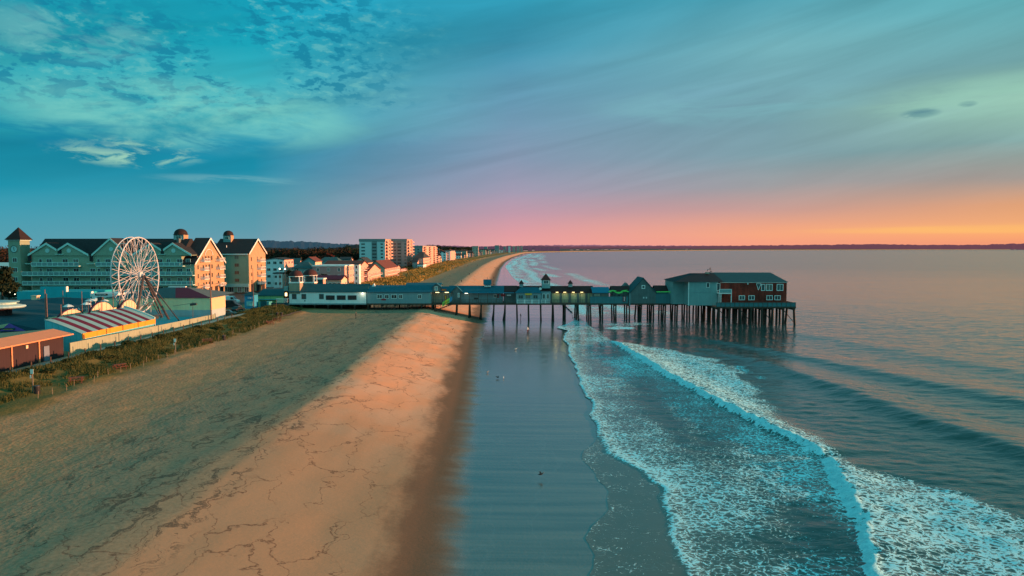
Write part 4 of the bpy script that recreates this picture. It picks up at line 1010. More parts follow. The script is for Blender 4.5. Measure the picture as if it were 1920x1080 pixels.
# second block
Y2 = 258.0; x2 = lambda u: gx(u, Y2); z2 = lambda v: gz(v, Y2)
hb = thing('hotel_block', (x2(440), Y2+8, HZ), 'olive sided hotel block with domed cupola, standing behind the gabled sea-facing end', 'hotel')
X0, X1 = x2(400), x2(467.5); ye = 17.5
ze_ = z2(474); zr_ = gz(448.8, Y2+ye/2)
wallbox(hb, X0, X1, Y2, Y2+ye, HZ, ze_, M['shaded_wall'])
MB().ext([(Y2+.02, ze_), (Y2+ye/2, zr_-.03), (Y2+ye-.02, ze_)], 'x', X0, X1-.01).build('gable_wall', M['side_wall'], hb)
MB().box(X1-.01, X1+.12, Y2+.1, Y2+ye-.1, HZ, ze_+.05).build('end_wall', M['side_wall'], hb)
roofg(hb, X0, X1, Y2, Y2+ye, ze_, zr_, M['black_roof'], 'x', .5)
MB().box(X0, X1, Y2-.62, Y2-.5, ze_-.75, ze_-.35).build('eave_trim', M['white_trim'], hb)
for v in (482.5, 497, 511, 525.5): window(hb, x2(445.5), Y2, z2(v), 1.75, 1.35, 'f', M['shaded_wall'], M['glass'])
MB().box(x2(421), X1, Y2-.5, Y2+.02, z2(538), z2(532)).build('lower_band', M['clock_face'], hb)
for u in (427, 435, 450, 463): window(hb, x2(u), Y2, z2(543), 1.7, 2.0, 'f', M['white_trim'], M['glass'])
sea_end(hb, X1+.12, Y2, Y2+ye, ze_, zr_, [z2(v)-.2 for v in (485, 500, 514, 528)], ((.14,.9,0),(.5,.9,.2),(.72,.9,0)), ((.62, 5.5),))
for f in (.18, .5, .82): MB().box(X1+.1, X1+.2, Y2+ye*f-1.6, Y2+ye*f+1.6, HZ, HZ+3.0).build('garage_opening', M['black_roof'], hb)
domed(hb, 417, 439.5, 432, 441, 454, Y2+6)
MB().tube((x2(421), Y2+3, z2(466)), (x2(421), Y2+3, z2(460)), .12, .12, 6).build('vent_pipe', M['white_trim'], hb)

# ---- ferris wheel, its plane faces the sea
mk('wheel_white', (.60,.60,.60), .45, .12)
mk('wheel_dark', (.06,.05,.05), .6, .2)
FY, FX, FZ, FR = 158.0, -85.75, gz(515.5, 158.0), 8.55
fw = thing('ferris_wheel', (FX, FY, 5.4), 'white ferris wheel without cabins in front of the green-beige hotel', 'ferris wheel')
NS = 16
for sx_ in (-1, 1):
    X = FX+sx_*.85
    r_ = MB(); n = 48
    for i in range(n):
        a0, a1 = 2*math.pi*i/n, 2*math.pi*(i+1)/n
        r_.tube((X, FY+FR*math.cos(a0), FZ+FR*math.sin(a0)), (X, FY+FR*math.cos(a1), FZ+FR*math.sin(a1)), .13, .13, 6, False)
    r_.build('rim', M['wheel_white'], fw)
    for k in range(NS):
        a = 2*math.pi*(k+.5)/NS; c_, s_ = math.cos(a), math.sin(a); sp = MB()
        sp.tube((X, FY+.4*c_, FZ+.4*s_), (X, FY+FR*c_, FZ+FR*s_), .05, .05, 4)
        for da in (-.5, .5):
            a2 = a+da*2*math.pi/NS
            sp.tube((X, FY+FR*.62*c_, FZ+FR*.62*s_), (X, FY+FR*math.cos(a2), FZ+FR*math.sin(a2)), .035, .035, 4)
        sp.tube((FX+sx_*.9, FY+.3*math.cos(a+.8), FZ+.3*math.sin(a+.8)), (FX-sx_*.9, FY+FR*.72*c_, FZ+FR*.72*s_), .035, .035, 4)
        sp.build('spoke', M['wheel_white'], fw)
for k in range(NS):
    a = 2*math.pi*(k+.5)/NS; Y_, Z_ = FY+FR*math.cos(a), FZ+FR*math.sin(a); h_ = MB()
    h_.tube((FX-.85, Y_, Z_), (FX+.85, Y_, Z_), .06, .06, 5)
    for sx_ in (-1, 1): h_.tube((FX+sx_*.7, Y_, Z_), (FX+sx_*.7, Y_, Z_-1.9), .045, .045, 4)
    h_.build('cabin_hanger', M['wheel_white'], fw)
h_ = MB(); h_.tube((FX-1.9, FY, FZ), (FX+1.9, FY, FZ), .32, .32, 12); h_.build('hub', M['wheel_white'], fw)
for sx_ in (-1, 1): MB().tube((FX+sx_*1.0, FY, FZ), (FX+sx_*1.3, FY, FZ), .75, .75, 14).build('hub_plate', M['wheel_white'], fw)
F0 = (FX+1.8, FY, FZ); B0 = (FX-1.8, FY, FZ)
for a, b2, r_ in ((F0, (FX+1.9, FY-4.6, 5.3), .24), (F0, (FX+6.0, FY+2.5, 5.3), .24), (F0, (FX+9.8, FY-.5, 5.3), .13), (F0, (FX+2.2, FY+7.0, 5.3), .2),
                 (B0, (FX-2.2, FY-6.0, 5.3), .24), (B0, (FX-3.0, FY+5.5, 5.3), .24)):
    MB().tube(a, b2, r_, r_, 6).build('support_leg', M['wheel_dark'], fw)
b_ = MB(); b_.tube((FX+1.9, FY-3.0, 8.8), (FX+3.6, FY+1.0, 8.8), .08); b_.tube((FX+2.0, FY-3.8, 7.0), (FX-2.1, FY-5.2, 7.0), .08); b_.tube((FX+2, FY-4.0, 6.4), (FX+5.4, FY+2.3, 6.6), .08)
b_.tube((FX-.2, FY-3.5, 5.4), (FX+2.8, FY+.5, 9.5), .1); b_.tube((FX+2.6, FY+5.5, 5.4), (FX+3.2, FY+.5, 9.5), .1)
b_.build('cross_brace', M['wheel_dark'], fw)
MB().box(FX-3, FX+2.4, FY-5, FY+5, 5.3, 5.9).build('loading_deck', M['dark_steel'], fw)
# aqua platform
mk('aqua_paint', (.02,.34,.42), .6, .12)
pf = MB(); pf.add([(-87,143.5,5.3),(-74.2,143.5,5.3),(-74.2,167,5.3),(-87,167,5.3)]+[(-87,143.5,4.4),(-74.2,143.5,4.4),(-74.2,167,4.4),(-87,167,4.4)], [(0,1,2,3),(4,7,6,5),(0,4,5,1),(1,5,6,2),(2,6,7,3),(3,7,4,0)])
single('ride_platform', pf, M['aqua_paint'], (-80, 155, 4.4), 'flat aqua painted platform under the ferris wheel legs', 'platform')
# ---- striped barrel roof hall
mk('stripe_red', (.095,.006,.028), .7, .12)
mk('stripe_grey', (.17,.36,.40), .7, .1)
mk('aqua_wall', (.10,.44,.50), .65, .08, clap='v', pitch=1.0)
mk('yellow_band', (.75,.30,.03), .6, .08, clap='v', pitch=4.0)
mk('pale_aqua', (.42,.62,.60), .65, .08)
sh = thing('striped_hall', (-76, 129, 4.4), 'amusement hall with curved red and grey striped roof and yellow eave band', 'building')
ya, yb = 117.0, 141.0
prof = []
for i in range(9):
    a = i/8*math.pi/2; prof.append((-79.2+6.2*math.sin(a)**1.0, 7.45+2.35*math.cos(a)**.8))
prof = [( -79.2+6.2*(i/8.0), 7.45+2.35*(1-(i/8.0)**1.2)) for i in range(9)]
def arc(mb, y0, y1, dz=.0, zb=4.4):
    return mb.ext([(p[0], p[1]+dz) for p in prof]+[(prof[-1][0], zb), (prof[0][0], zb)], 'y', y0, y1)
b_ = MB(); arc(b_, ya+.3, yb-.3, -.12); b_.build('wall', M['aqua_wall'], sh)
b_ = MB(); arc(b_, ya, ya+.28, -.03); b_.build('end_wall', M['aqua_wall'], sh)
b_ = MB(); arc(b_, yb, yb+.3, .35); b_.build('end_wall', M['pale_aqua'], sh, label='pale aqua rounded end wall nearest the ferris wheel')
rb = MB(); ns = 15
for k in range(ns):
    y0 = ya-.1+(yb-ya+.05)*k/ns; y1 = ya-.1+(yb-ya+.05)*(k+1)/ns; rb.cur = k % 2
    pl_ = [(p[0], p[1]) for p in prof]+[(p[0], p[1]-.1) for p in reversed(prof)]
    rb.ext(pl_, 'y', y0, y1)
rb.build('striped_roof', [M['stripe_grey'], M['stripe_red']], sh)
MB().box(-73.0, -72.82, ya, yb, 6.5, 7.42).build('eave_band', M['yellow_band'], sh)
b_ = MB(); b_.box(-72.80, -72.72, ya+.1, ya+.3, 6.2, 7.2)
for f in (.28, .5, .72): b_.box(-72.81, -72.74, ya+(yb-ya)*f, ya+(yb-ya)*f+.1, 6.5, 7.42)
b_.build('band_joint', M['dark_steel'], sh)
# ---- round peach arches of three vaulted ride sheds
mk('peach_sheet', (.80,.55,.36), .55, .05)
for k, (y0, y1, zt) in enumerate(((127.6, 136.2, 10.3), (137.4, 146.4, 10.9), (148.2, 155.4, 10.6))):
    lb = ['left', 'middle', 'small right'][k]
    rt = thing('vaulted_shed', (-86, (y0+y1)/2, 5), ['glowing peach arched end of the ride shed beside the tall twin masts', 'tallest glowing peach arch, behind the middle of the striped roof', 'small peach arch half hidden by the ferris wheel rim'][k], 'ride shed', 'arched ride sheds behind the striped roof')
    def half(inset, z0): 
        c_ = (y0+y1)/2; r_ = (y1-y0)/2-inset
        return [(c_+r_*math.cos(a), z0+(zt-inset-z0)*math.sin(a)) for a in [math.pi*i/14 for i in range(15)]]
    MB().ext(half(.12, 7.4), 'x', -84.3, -84.1).build('arched_front', M['peach_sheet'], rt)
    MB().ext(half(.02, 7.3), 'x', -84.7, -84.32).build('vault_roof', M['stripe_red'], rt)
    MB().box(-88, -84.4, y0+.1, y1-.1, 4.6, 7.3).build('base_wall', M['dark_teal_roof'], rt)
    l = MB()
    for f in (.2, .35, .5, .65, .8): 
        hh = half(.12, 7.4); yy = y0+(y1-y0)*f; zz = 7.4+(zt-7.5)*math.sqrt(max(0, 1-((f-.5)*2.05)**2)); l.box(-84.09, -84.05, yy-.03, yy+.03, 7.4, zz)
    l.build('seam', M['side_wall'], rt)
# ---- big dark blue roof building
mk('navy_roof', (.008,.060,.085), .8, .25, .5)
mk('cream_wall', (.72,.68,.40), .8, .1)
db = thing('arcade_hall', (-115, 150, 4.8), 'wide low arcade hall with a plain dark blue roof left of the peach arches', 'building')
MB().box(-140, -96, 127, 181, 4.8, 7.2).build('wall', M['tan_wall'], db)
MB().ext([(-141, 7.3), (-118, 8.6), (-95.2, 7.3), (-95.2, 7.6), (-118, 8.95), (-141, 7.6)], 'y', 126.2, 182).build('roof', M['navy_roof'], db)
MB().box(-95.2, -95.0, 126, 182, 7.0, 7.62).build('roof_edge', M['cream_wall'], db)
x, y_ = -120.5, 175
l = MB(); l.box(-1.1, 1.1, -1, 1, 0, 1.7); l.box(-1.4, 1.4, -1.3, 1.3, 1.7, 2.0); l.box(-1.4, -1.1, -1, 1, .3, 1.5)
for i, v in enumerate(l.v): l.v[i] = (v[0]*.55+x, v[1]*.55+y_, v[2]*.7+8.5)
single('rooftop_unit', l, M['peach_sheet'], (x, y_, 8.6), 'small peach box unit on the dark blue arcade roof', 'roof unit')
# teal parapet building
mk('turquoise_wall', (.01,.36,.42), .65, .08)
TY = 200.0
rt = thing('turquoise_building', (gx(100, TY), TY+6, 5), 'low turquoise parapet building below the hotel balconies', 'building')
MB().box(gx(32, TY), gx(171, TY), TY, TY+12, 5, gz(547, TY)).build('wall', M['turquoise_wall'], rt)
MB().box(gx(77, TY), gx(124.5, TY), TY-.15, TY+.5, 5, gz(537.3, TY)).build('raised_parapet', M['turquoise_wall'], rt)
MB().box(gx(123.6, TY), gx(126, TY), TY-.2, TY+.7, gz(547, TY), gz(537.1, TY)).build('white_return', M['white_trim'], rt)
MB().box(gx(169.5, TY), gx(172, TY), TY-.05, TY+.9, gz(556, TY), gz(546.6, TY)).build('white_return', M['white_trim'], rt)
rt = thing('ticket_building', (gx(200, TY), TY+3, 5), 'white fronted low building with a black name board between turquoise wall and ferris wheel', 'building')
MB().box(gx(172.3, TY), gx(222, TY), TY, TY+8, 5, gz(550, TY)).build('wall', M['white_wall'], rt)
MB().box(gx(179, TY), gx(202, TY), TY-.15, TY-.02, gz(553.8, TY), gz(550.6, TY)).build('name_board', M['black_roof'], rt)
l = MB()
for k in range(9): l.box(gx(181.5+2*k, TY), gx(182.7+2*k, TY), TY-.2, TY-.152, gz(552.8, TY), gz(551.6, TY))
l.build('board_lettering', M['white_trim'], rt)
# ---- hip roofed hall with coloured roof panels
mk('grey_wall', (.32,.44,.46), .8, .1)
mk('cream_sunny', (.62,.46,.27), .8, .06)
rh = thing('panel_roof_hall', (-85, 176, 4.5), 'cream and grey hall with teal and maroon roof panels right of the ferris wheel', 'building')
xa, xb, y0, y1 = -99.0, gx(395, 167.5), 167.5, 176.0
MB().box(xa, xb, y0, y1, 3.6, 6.85).build('lower_wall', M['grey_wall'], rh)
MB().box(xa+.02, xb-.02, y0+.02, y1-.02, 6.85, 9.75).build('upper_wall', M['cream_wall'], rh)
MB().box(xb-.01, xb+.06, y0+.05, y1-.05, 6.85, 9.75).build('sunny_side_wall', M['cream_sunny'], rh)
r_ = MB(); ze_ = 9.8; zt = gz(538, 176); xr0, xr1 = gx(318, 176), gx(350, 176); xm = gx(330, y0)
vs = [(xa,y0-.3,ze_),(xm,y0-.3,ze_),(xb+.3,y0-.3,ze_),(xb+.3,y1+6,ze_+.3),(xa,y1+6,ze_+.3),(xr0,y1,zt),(xr0+1.6,y1,zt),(xr1,y1,zt)]
for m_, f in ((0,(0,1,6,5)),(1,(1,2,7,6)),(2,(2,3,7)),(2,(3,4,5,6,7)),(0,(4,0,5)),(2,(0,4,3,2,1))):
    r_.cur = m_; n0 = len(r_.v); r_.v += vs if not r_.v else []; r_.f.append(f); r_.mi.append(m_)
r_.build('panelled_roof', [M['dark_teal_roof'], M['stripe_red'], M['shingle_grey']], rh)
MB().box(xr0, xr1, y1-.5, y1+.3, zt-.1, zt+.15).build('ridge_cap', M['white_trim'], rh)
# ---- promenade wall
mk('fence_panel', (.27,.32,.23), .85, .12, clap='v', pitch=.6)
fn = thing('promenade_wall', (-72, 140, 4.3), 'long pale panelled wall dividing the amusement park from the promenade', 'wall')
def zt_(y): return np.interp(y, [108, 112, 140, 167.5], [6.4, 6.5, 6.2, 5.9])
for k, (a, b2) in enumerate(((112, 126), (126, 140.2), (140.2, 154), (154, 167.3))):
    w_ = MB(); w_.add([(-72.05,a,3.4),(-71.85,a,3.4),(-71.85,b2-.12,3.4),(-72.05,b2-.12,3.4),(-72.05,a,zt_(a)),(-71.85,a,zt_(a)),(-71.85,b2-.12,zt_(b2)),(-72.05,b2-.12,zt_(b2))],
       [(0,3,2,1),(4,5,6,7),(0,1,5,4),(1,2,6,5),(2,3,7,6),(3,0,4,7)]); w_.build('panel', M['fence_panel'], fn)
    MB().box(-72.1, -71.78, b2-.12, b2, 3.4, zt_(b2)+.1).build('joint_post', M['shingle_grey'], fn)
# ---- promenade paving and posts
mk('paving', (.34,.36,.31), .85, .15, .6)
def strip(name, xs, y0, y1, m, label, zoff=.03):
    p = MB(); n = int((y1-y0)/1.5); vs = []; fs = []
    for i in range(n+1):
        y = y0+(y1-y0)*i/n; x0, x1 = xs
        z = [max(ground_z(x0+(x1-x0)*j/4, y) for _ in (0,)) for j in range(5)]
        for j in range(5): vs.append((x0+(x1-x0)*j/4, y, z[j]+zoff))
    for i in range(n):
        for j in range(4): fs.append((i*5+j, i*5+j+1, (i+1)*5+j+1, (i+1)*5+j))
    p.add(vs, fs); o = p.build(name, m, smooth=True); return tag(o, label, None, None, 'structure')
strip('pavement', (-71.7, -67.6), 60, 176, M['paving'], 'pale promenade pavement beside the park wall', .06)
rnd = random.Random(11)
post0 = None; ys_ = list(np.arange(80, 168, 4.1))
for i, y in enumerate(ys_):
    z = ground_z(-67.4, y)
    if post0 is None:
        p = MB(); p.tube((0,0,-.4), (0,0,1.0), .10, .09, 8); p.tube((0,0,1.0), (0,0,1.05), .09, .05, 8)
        o = p.build('bollard_post', M['timber']); o.location = (-67.4, y, z); post0 = o
    else: o = post0.copy(); COL.objects.link(o); o.location = (-67.4, float(y), z)
    tag(o, 'dark timber post in the row along the promenade edge', 'post', 'timber posts edging the promenade')
st0 = None; mk('stake_wood', (.24,.19,.13), .85, .2)
for i, y in enumerate(np.arange(82, 176, 2.6)):
    x = -56.6+rnd.uniform(-.6, .6)-.02*(y-80); z = ground_z(x, y)
    if st0 is None:
        p = MB(); p.tube((0,0,-.3), (.02,0,.85), .035, .03, 6); p.tube((.02,0,.85),(.02,0,.9),.03,.015,6); st0 = o = p.build('dune_stake', M['stake_wood'])
    else: o = st0.copy(); COL.objects.link(o)
    o.location = (x, float(y), z); o.rotation_euler = (rnd.uniform(-.1,.1), rnd.uniform(-.1,.1), rnd.uniform(0,3))
    tag(o, 'thin pale fence stake at the sandy foot of the dune grass', 'stake', 'fence stakes at the foot of the dune grass')
# ---- red-brown shed, front left
mk('shed_wall', (.036,.020,.024), .75, .12, clap='v', pitch=.5)
mk('shed_roof', (.66,.27,.13), .6, .06, clap='v', pitch=.35)
mk('door_grey', (.16,.20,.26), .6, .1)
sd = thing('metal_shed', (-78, 97, 4.4), 'long red-brown corrugated shed with peach metal roof and grey door', 'shed')
MB().box(-84, -72.3, 60, 111, 4.0, 8.1).build('wall', M['shed_wall'], sd)
MB().ext([(-71.4, 8.0), (-74.6, 8.8), (-84.5, 8.0), (-84.5, 7.85), (-74.6, 8.65), (-71.4, 7.9)], 'y', 59, 112.2).build('roof', M['shed_roof'], sd)
MB().box(-71.42, -71.30, 59, 112.2, 7.85, 8.03).build('fascia', M['shed_roof'], sd)
for y in (88.0, 92.6, 99.4, 105.2) : 
    if y in (88.0, 92.6): continue
for u in (15, 67): 
    y = 72.2*1300/(960-u); MB().box(-72.28, -72.12, y-.12, y+.12, 4.2, 7.9).build('pilaster', M['shed_roof'], sd)
y = 72.2*1300/(960-81); 
MB().box(-72.28, -72.15, y-.62, y+.62, 4.45, 6.75).build('door', M['door_grey'], sd)
y = 72.2*1300/(960-43); MB().box(-72.28, -72.05, y-.22, y+.22, 7.0, 7.5).build('wall_lamp', M['peach_sheet'], sd)
MB().box(-84, -72.28, 111, 111.05, 4.0, 7.7).build('end_wall', M['dark_teal_roof'], sd)
# purple gable kiosk behind the shed
mk('purple', (.14,.06,.30), .6, .1)
kk = thing('purple_kiosk', (gx(15, 122), 122, 5), 'kiosk with a purple gable sign panel and dark roof behind the shed', 'kiosk')
a, b2 = gx(-3, 122), gx(46, 122); c_ = gx(15, 122)
MB().box(a, gx(70, 122), 122.2, 132, 5, gz(621, 122)).build('wall', M['dark_teal_roof'], kk)
MB().ext([(a, gz(620.8, 122)), (c_, gz(606.5, 122)), (b2, gz(620.8, 122))], 'y', 121.9, 122.15).build('gable_sign', M['purple'], kk)
MB().ext([(a, gz(621, 122)), (c_, gz(606.3, 122)), (gx(78, 122), gz(619, 122)), (gx(78, 122), gz(621, 122))], 'y', 122.2, 131).build('roof', M['navy_roof'], kk)
MB().box(c_-1.0, c_+1.1, 121.75, 121.88, gz(618.3, 122), gz(614.6, 122)).build('sign_board', M['dark_teal_roof'], kk)
MB().box(c_-.85, c_+.8, 121.68, 121.74, gz(617.6, 122), gz(617, 122)).build('sign_lettering', M['sign_yellow'], kk)
MB().box(c_-.6, c_+.5, 121.68, 121.74, gz(615.4, 122), gz(615, 122)).build('sign_lettering', M['sign_red'], kk)
# round fairground canopy at the left edge
cr = thing('ride_canopy', (gx(6, 142), 142, 5), 'round pale canopy ride with a dark centre column, left edge of the park', 'ride')
cx, cy = gx(4, 142), 142
MB().lathe(cx, cy, [(1.6, 5), (1.6, gz(577, 142))], 14).build('column', M['maroon_roof'], cr)
MB().lathe(cx, cy, [(3.8, gz(577, 142)), (4.1, gz(575, 142)), (3.9, gz(573, 142)), (2.4, gz(570, 142)), (2.4, gz(566, 142)), (.6, gz(563, 142))], 24).build('canopy', M['pale_aqua'], cr)
MB().lathe(cx, cy, [(2.9, gz(567, 142)), (3.0, gz(565, 142)), (.5, gz(562.5, 142))], 20).build('upper_canopy', M['stripe_grey'], cr)
# park clutter: small rides and sunshades between the halls
mk('sunshade', (.55,.68,.68), .6, .08)
for i, (u, v, Y, r_) in enumerate(((162, 570, 150, 1.1), (170, 563.5, 158, 1.3), (179, 562, 160, 1.2), (196, 564, 162, 1.0), (128, 574, 138, 1.0))):
    x, z = at(u, v, Y); rt = thing('sunshade', (x, Y, 5), ['sunshade at the right foot of the tallest peach arch', 'pale sunshade under the black name board, first of three', 'pale sunshade under the black name board, second of three', 'pale sunshade under the black name board, beside the wheel rim', 'low sunshade on the dark blue hall between two masts'][i], 'sunshade', 'sunshades among the rides')
    MB().tube((x, Y, 5), (x, Y, z), .06, .06, 6).build('pole', M['white_steel'], rt)
    MB().lathe(x, Y, [(r_, z-.1), (r_*.55, z+.22), (.05, z+.42)], 8).build('shade', M['sunshade'], rt)
rt = thing('swing_ride', (gx(128, 152), 152, 5), 'small dark fairground ride with bent white arms in front of the name board', 'ride')
l = MB()
for k in range(8):
    a = k*math.pi/4; x = gx(150, 150); zc = gz(582, 150); l.tube((x, 150, zc), (x+1.5*math.cos(a), 150+1.5*math.sin(a), zc+.5), .05, .05, 4); l.tube((x+1.5*math.cos(a), 150+1.5*math.sin(a), zc+.5), (x+1.7*math.cos(a), 150+1.7*math.sin(a), zc-.5), .05, .05, 4)
l.build('arm', M['white_steel'], rt); MB().lathe(gx(150, 150), 150, [(.8, 5), (.5, gz(583, 150)), (.7, gz(582, 150))], 10).build('base', M['dark_steel'], rt)
# masts and lamp posts
def mast(u, vt, Y, zb, r_, label, name='mast', arms=0, m='dark_steel', head=None):
    x, z = at(u, vt, Y); rt = thing(name, (x, Y, zb), label, name.replace('_', ' '))
    MB().tube((x, Y, zb-.3), (x, Y, z), r_*1.2, r_*.7, 8).build('pole', M[m], rt)
    if head == 'box': MB().box(x-.55, x+.35, Y-.3, Y+.3, z-.3, z+.35).build('lamp_head', M['dark_steel'], rt)
    if head == 'arm':
        l = MB(); l.tube((x-4.5, Y, z-.9), (x+.3, Y, z-.2), .05); l.tube((x-.5, Y, z-.6), (x+.9, Y, z-.4), .28, .28, 8); l.build('lamp_head', M['dark_steel'], rt)
    return rt
mk('pole_wood', (.17,.11,.09), .85, .2)
mast(84.0, 543, 126, 5, .11, 'left one of the tall twin masts left of the peach arches', m='pole_wood')
mast(87.0, 551, 126, 5, .10, 'shorter of the tall twin masts left of the peach arches', m='pole_wood')
mast(117.5, 545, 150, 5, .07, 'thin mast behind the first peach arch', m='pole_wood')
mast(114, 571, 124, 5, .10, 'short mast in front of the first peach arch', m='pole_wood')
mast(153, 546, 138, 5, .08, 'thin mast between the first two peach arches', m='pole_wood')
mast(165, 560, 136, 5, .05, 'slimmest mast left of the tallest peach arch', m='pole_wood')
mast(189.5, 560, 134, 5, .09, 'mast with a dark lamp in front of the tallest peach arch', m='pole_wood', head='box')
mast(211.5, 550, 146, 5, .09, 'mast just left of the ferris wheel rim', m='pole_wood')
mast(393.5, 495, 163.5, 3.6, .16, 'tall wooden utility pole at the corner of the cream hall', 'utility_pole', m='pole_wood')
mast(361, 566.5, 160, 4, .06, 'lamp post with a long arm and dark drum lamp before the cream hall', 'lamp_post', head='arm', m='rail_wood')
mast(474, 503, 196, 4.2, .09, 'tall pole in front of the bright blue booth', 'utility_pole', m='pole_wood')
mast(356, 520, 200, 5, .09, 'rusty pole beside the hotel end, above the cream hall roof', 'utility_pole', m='pole_wood')
mast(518, 562, 196, 4.2, .05, 'slim post left of the white pier building', 'lamp_post', m='pole_wood')
mast(511, 581.5, 178, 3.8, .03, 'short thin post with white top in the dune grass', 'marker_post', m='rail_wood')
# ================================================================ town beyond, trees, hills, people, birds
mk('t_white', (.74,.78,.78), .75, .1); mk('t_pink', (.52,.25,.24), .8, .1); mk('t_sun', (.62,.36,.28), .75, .08)  # t_sun carries the low sun's orange in its colour
mk('t_tan', (.40,.36,.28), .8, .1); mk('t_grey', (.24,.28,.28), .8, .1); mk('t_cream', (.66,.52,.36), .75, .08)
mk('t_roofdark', (.035,.045,.05), .85, .2); mk('t_roofred', (.14,.045,.035), .85, .2); mk('t_roofteal', (.04,.10,.11), .8, .2)
mk('t_blue', (.03,.30,.50), .6, .1); mk('t_green', (.30,.50,.22), .8, .1, clap='v', pitch=2.0); mk('t_aqua', (.06,.32,.34), .7, .1)
def house(name, label, cat, u0, u1, u2, Y, vt, zb=5.0, wall='t_white', side='t_sun', roof='t_roofdark', rk='flat', vr=None, floors=3, nf=3, nsd=2, ww=1.2, wh=1.3, bal=0, group=None, frame='white_trim', shrink=None):
    X0, X1 = gx(u0, Y), gx(u1, Y); Y2 = X1*1300/(u2-960) if u2 is not None else Y+12
    if not (Y+3 < Y2 < Y+120): Y2 = Y+14
    zt = gz(vt, Y)
    rt = thing(name, ((X0+X1)/2, (Y+Y2)/2, zb), label, cat, group)
    MB().box(X0, X1, Y, Y2, zb-1, zt).build('wall', M[wall], rt)
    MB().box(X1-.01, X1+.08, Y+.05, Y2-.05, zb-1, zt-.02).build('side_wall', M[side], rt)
    zr_ = gz(vr, Y) if vr else zt+2
    if rk == 'flat': MB().box(X0-.3, X1+.35, Y-.3, Y2+.3, zt, zt+.45).build('roof', M[roof], rt)
    elif rk == 'gx':
        MB().ext([(Y+.02, zt), ((Y+Y2)/2, zr_-.05), (Y2-.02, zt)], 'x', X0+.1, X1-.1).build('gable_wall', M[side], rt); roofg(rt, X0, X1, Y, Y2, zt, zr_, M[roof], 'x', .5)
    elif rk == 'gy':
        MB().ext([(X0+.02, zt), ((X0+X1)/2, zr_-.05), (X1-.02, zt)], 'y', Y+.1, Y2-.1).build('gable_wall', M[wall], rt); roofg(rt, X0, X1, Y, Y2, zt, zr_, M[roof], 'y', .5)
    else: MB().hip(X0, X1, Y, Y2, zt, zr_, X0+(X1-X0)*.3, X0+(X1-X0)*.7, o=.5).build('roof', M[roof], rt)
    fh = (zt-zb)/floors
    for f in range(floors):
        z = zb+fh*(f+.55)
        for i in range(nf): window(rt, X0+(X1-X0)*(i+.5)/nf, Y, z, min(ww, (X1-X0)/nf*.7), min(wh, fh*.6), 'f', M[frame], M['glass'])
        for i in range(nsd): window(rt, X1+.08, Y+(Y2-Y)*(i+.5)/nsd, z, min(ww*1.2, (Y2-Y)/nsd*.6), min(wh*1.1, fh*.62), 's', M[frame], M['glass'])
        if bal:
            MB().box(X1+.08, X1+1.5, Y+.5, Y2-.5, z-fh*.5, z-fh*.5+.16).build('balcony_slab', M['white_trim'], rt)
            g = MB(); g.box(X1+1.4, X1+1.48, Y+.5, Y2-.5, z-fh*.5+.95, z-fh*.5+1.05)
            yy = Y+.5
            while yy < Y2-.5: g.box(X1+1.4, X1+1.47, yy, yy+.08, z-fh*.5, z-fh*.5+1.0); yy += 1.2
            g.build('balcony_rail', M['t_sun'], rt)
    return rt, X0, X1, Y2, zt
H = house
H('guest_house', 'white flat roofed three storey guest house right of the hotel, its upper side sunlit', 'house', 499.5, 534, 550, 300, 487, rk='gy', vr=484, floors=4, nf=3, nsd=3, ww=1.6)
H('guest_house', 'small white guest house with outside stairs just below the street lamps', 'house', 514, 530, 536, 296, 513, floors=2, nf=2, nsd=1)
H('guest_house', 'narrow pale teal house between the hotel and the white guest house', 'house', 488, 498, 500, 300, 494, wall='pale_teal_wall', floors=3, nf=1, nsd=0)
H('cottage', 'grey cottage with a dark teal hip roof behind the domed turrets', 'house', 551, 586, 592, 300, 503, wall='pale_teal_wall', side='t_grey', roof='t_roofteal', rk='hip', vr=491, floors=2, nf=4, nsd=1)
H('cottage', 'pale house with gabled front and red sunlit roof above the pink motel', 'house', 569, 592, 603, 360, 490, wall='pale_teal_wall', side='t_cream', roof='t_roofred', rk='gy', vr=482.5, floors=2, nf=1, nsd=2)
H('cottage', 'white gabled cottage at the edge of the woods behind the hip roofed cottage', 'house', 545, 562, 566, 380, 493, wall='t_white', roof='t_roofteal', rk='gx', vr=485, floors=2, nf=2, nsd=1)
H('cottage', 'low house with broad teal roof between the two woods-side gables', 'house', 600, 622, 628, 420, 489.5, wall='pale_teal_wall', roof='t_roofteal', rk='hip', vr=482, floors=1, nf=3, nsd=1)
H('cottage', 'house with rounded teal roof left of the autumn-red tree', 'house', 612, 636, 642, 400, 490, wall='t_white', side='t_cream', roof='t_roofteal', rk='hip', vr=482, floors=2, nf=3, nsd=2)
H('cottage', 'long white low house beneath the autumn-red tree', 'house', 637, 656, 662, 430, 487, wall='t_white', roof='t_roofdark', rk='gx', vr=482.5, floors=1, nf=3, nsd=1)
H('motel', 'pink clapboard two storey motel with six white shuttered windows and sunlit end', 'motel', 587, 646.5, 664, 296, 499.5, wall='t_pink', side='t_sun', roof='white_trim', floors=3, nf=3, nsd=4, ww=1.2, wh=1.5)
rt, X0, X1, Y2, zt = H('stair_tower', 'white stair tower with three dark arched windows at the end of the pink motel', 'tower', 664.5, 673.5, 676, 300, 496, side='t_white', floors=4, nf=1, nsd=0, ww=.95, wh=1.5)
H('apartment_house', 'apartment house with long red-brown roof behind the pink motel', 'house', 608, 676, 690, 330, 498, wall='t_pink', roof='t_roofred', rk='gx', vr=490, floors=3, nf=6, nsd=3, bal=1)
H('motel_office', 'low sunlit building with maroon roof below the pink motel', 'building', 590, 640, 650, 262, 524, wall='t_sun', side='t_cream', roof='stripe_red', rk='gx', vr=518, floors=1, nf=6, nsd=2, zb=6)
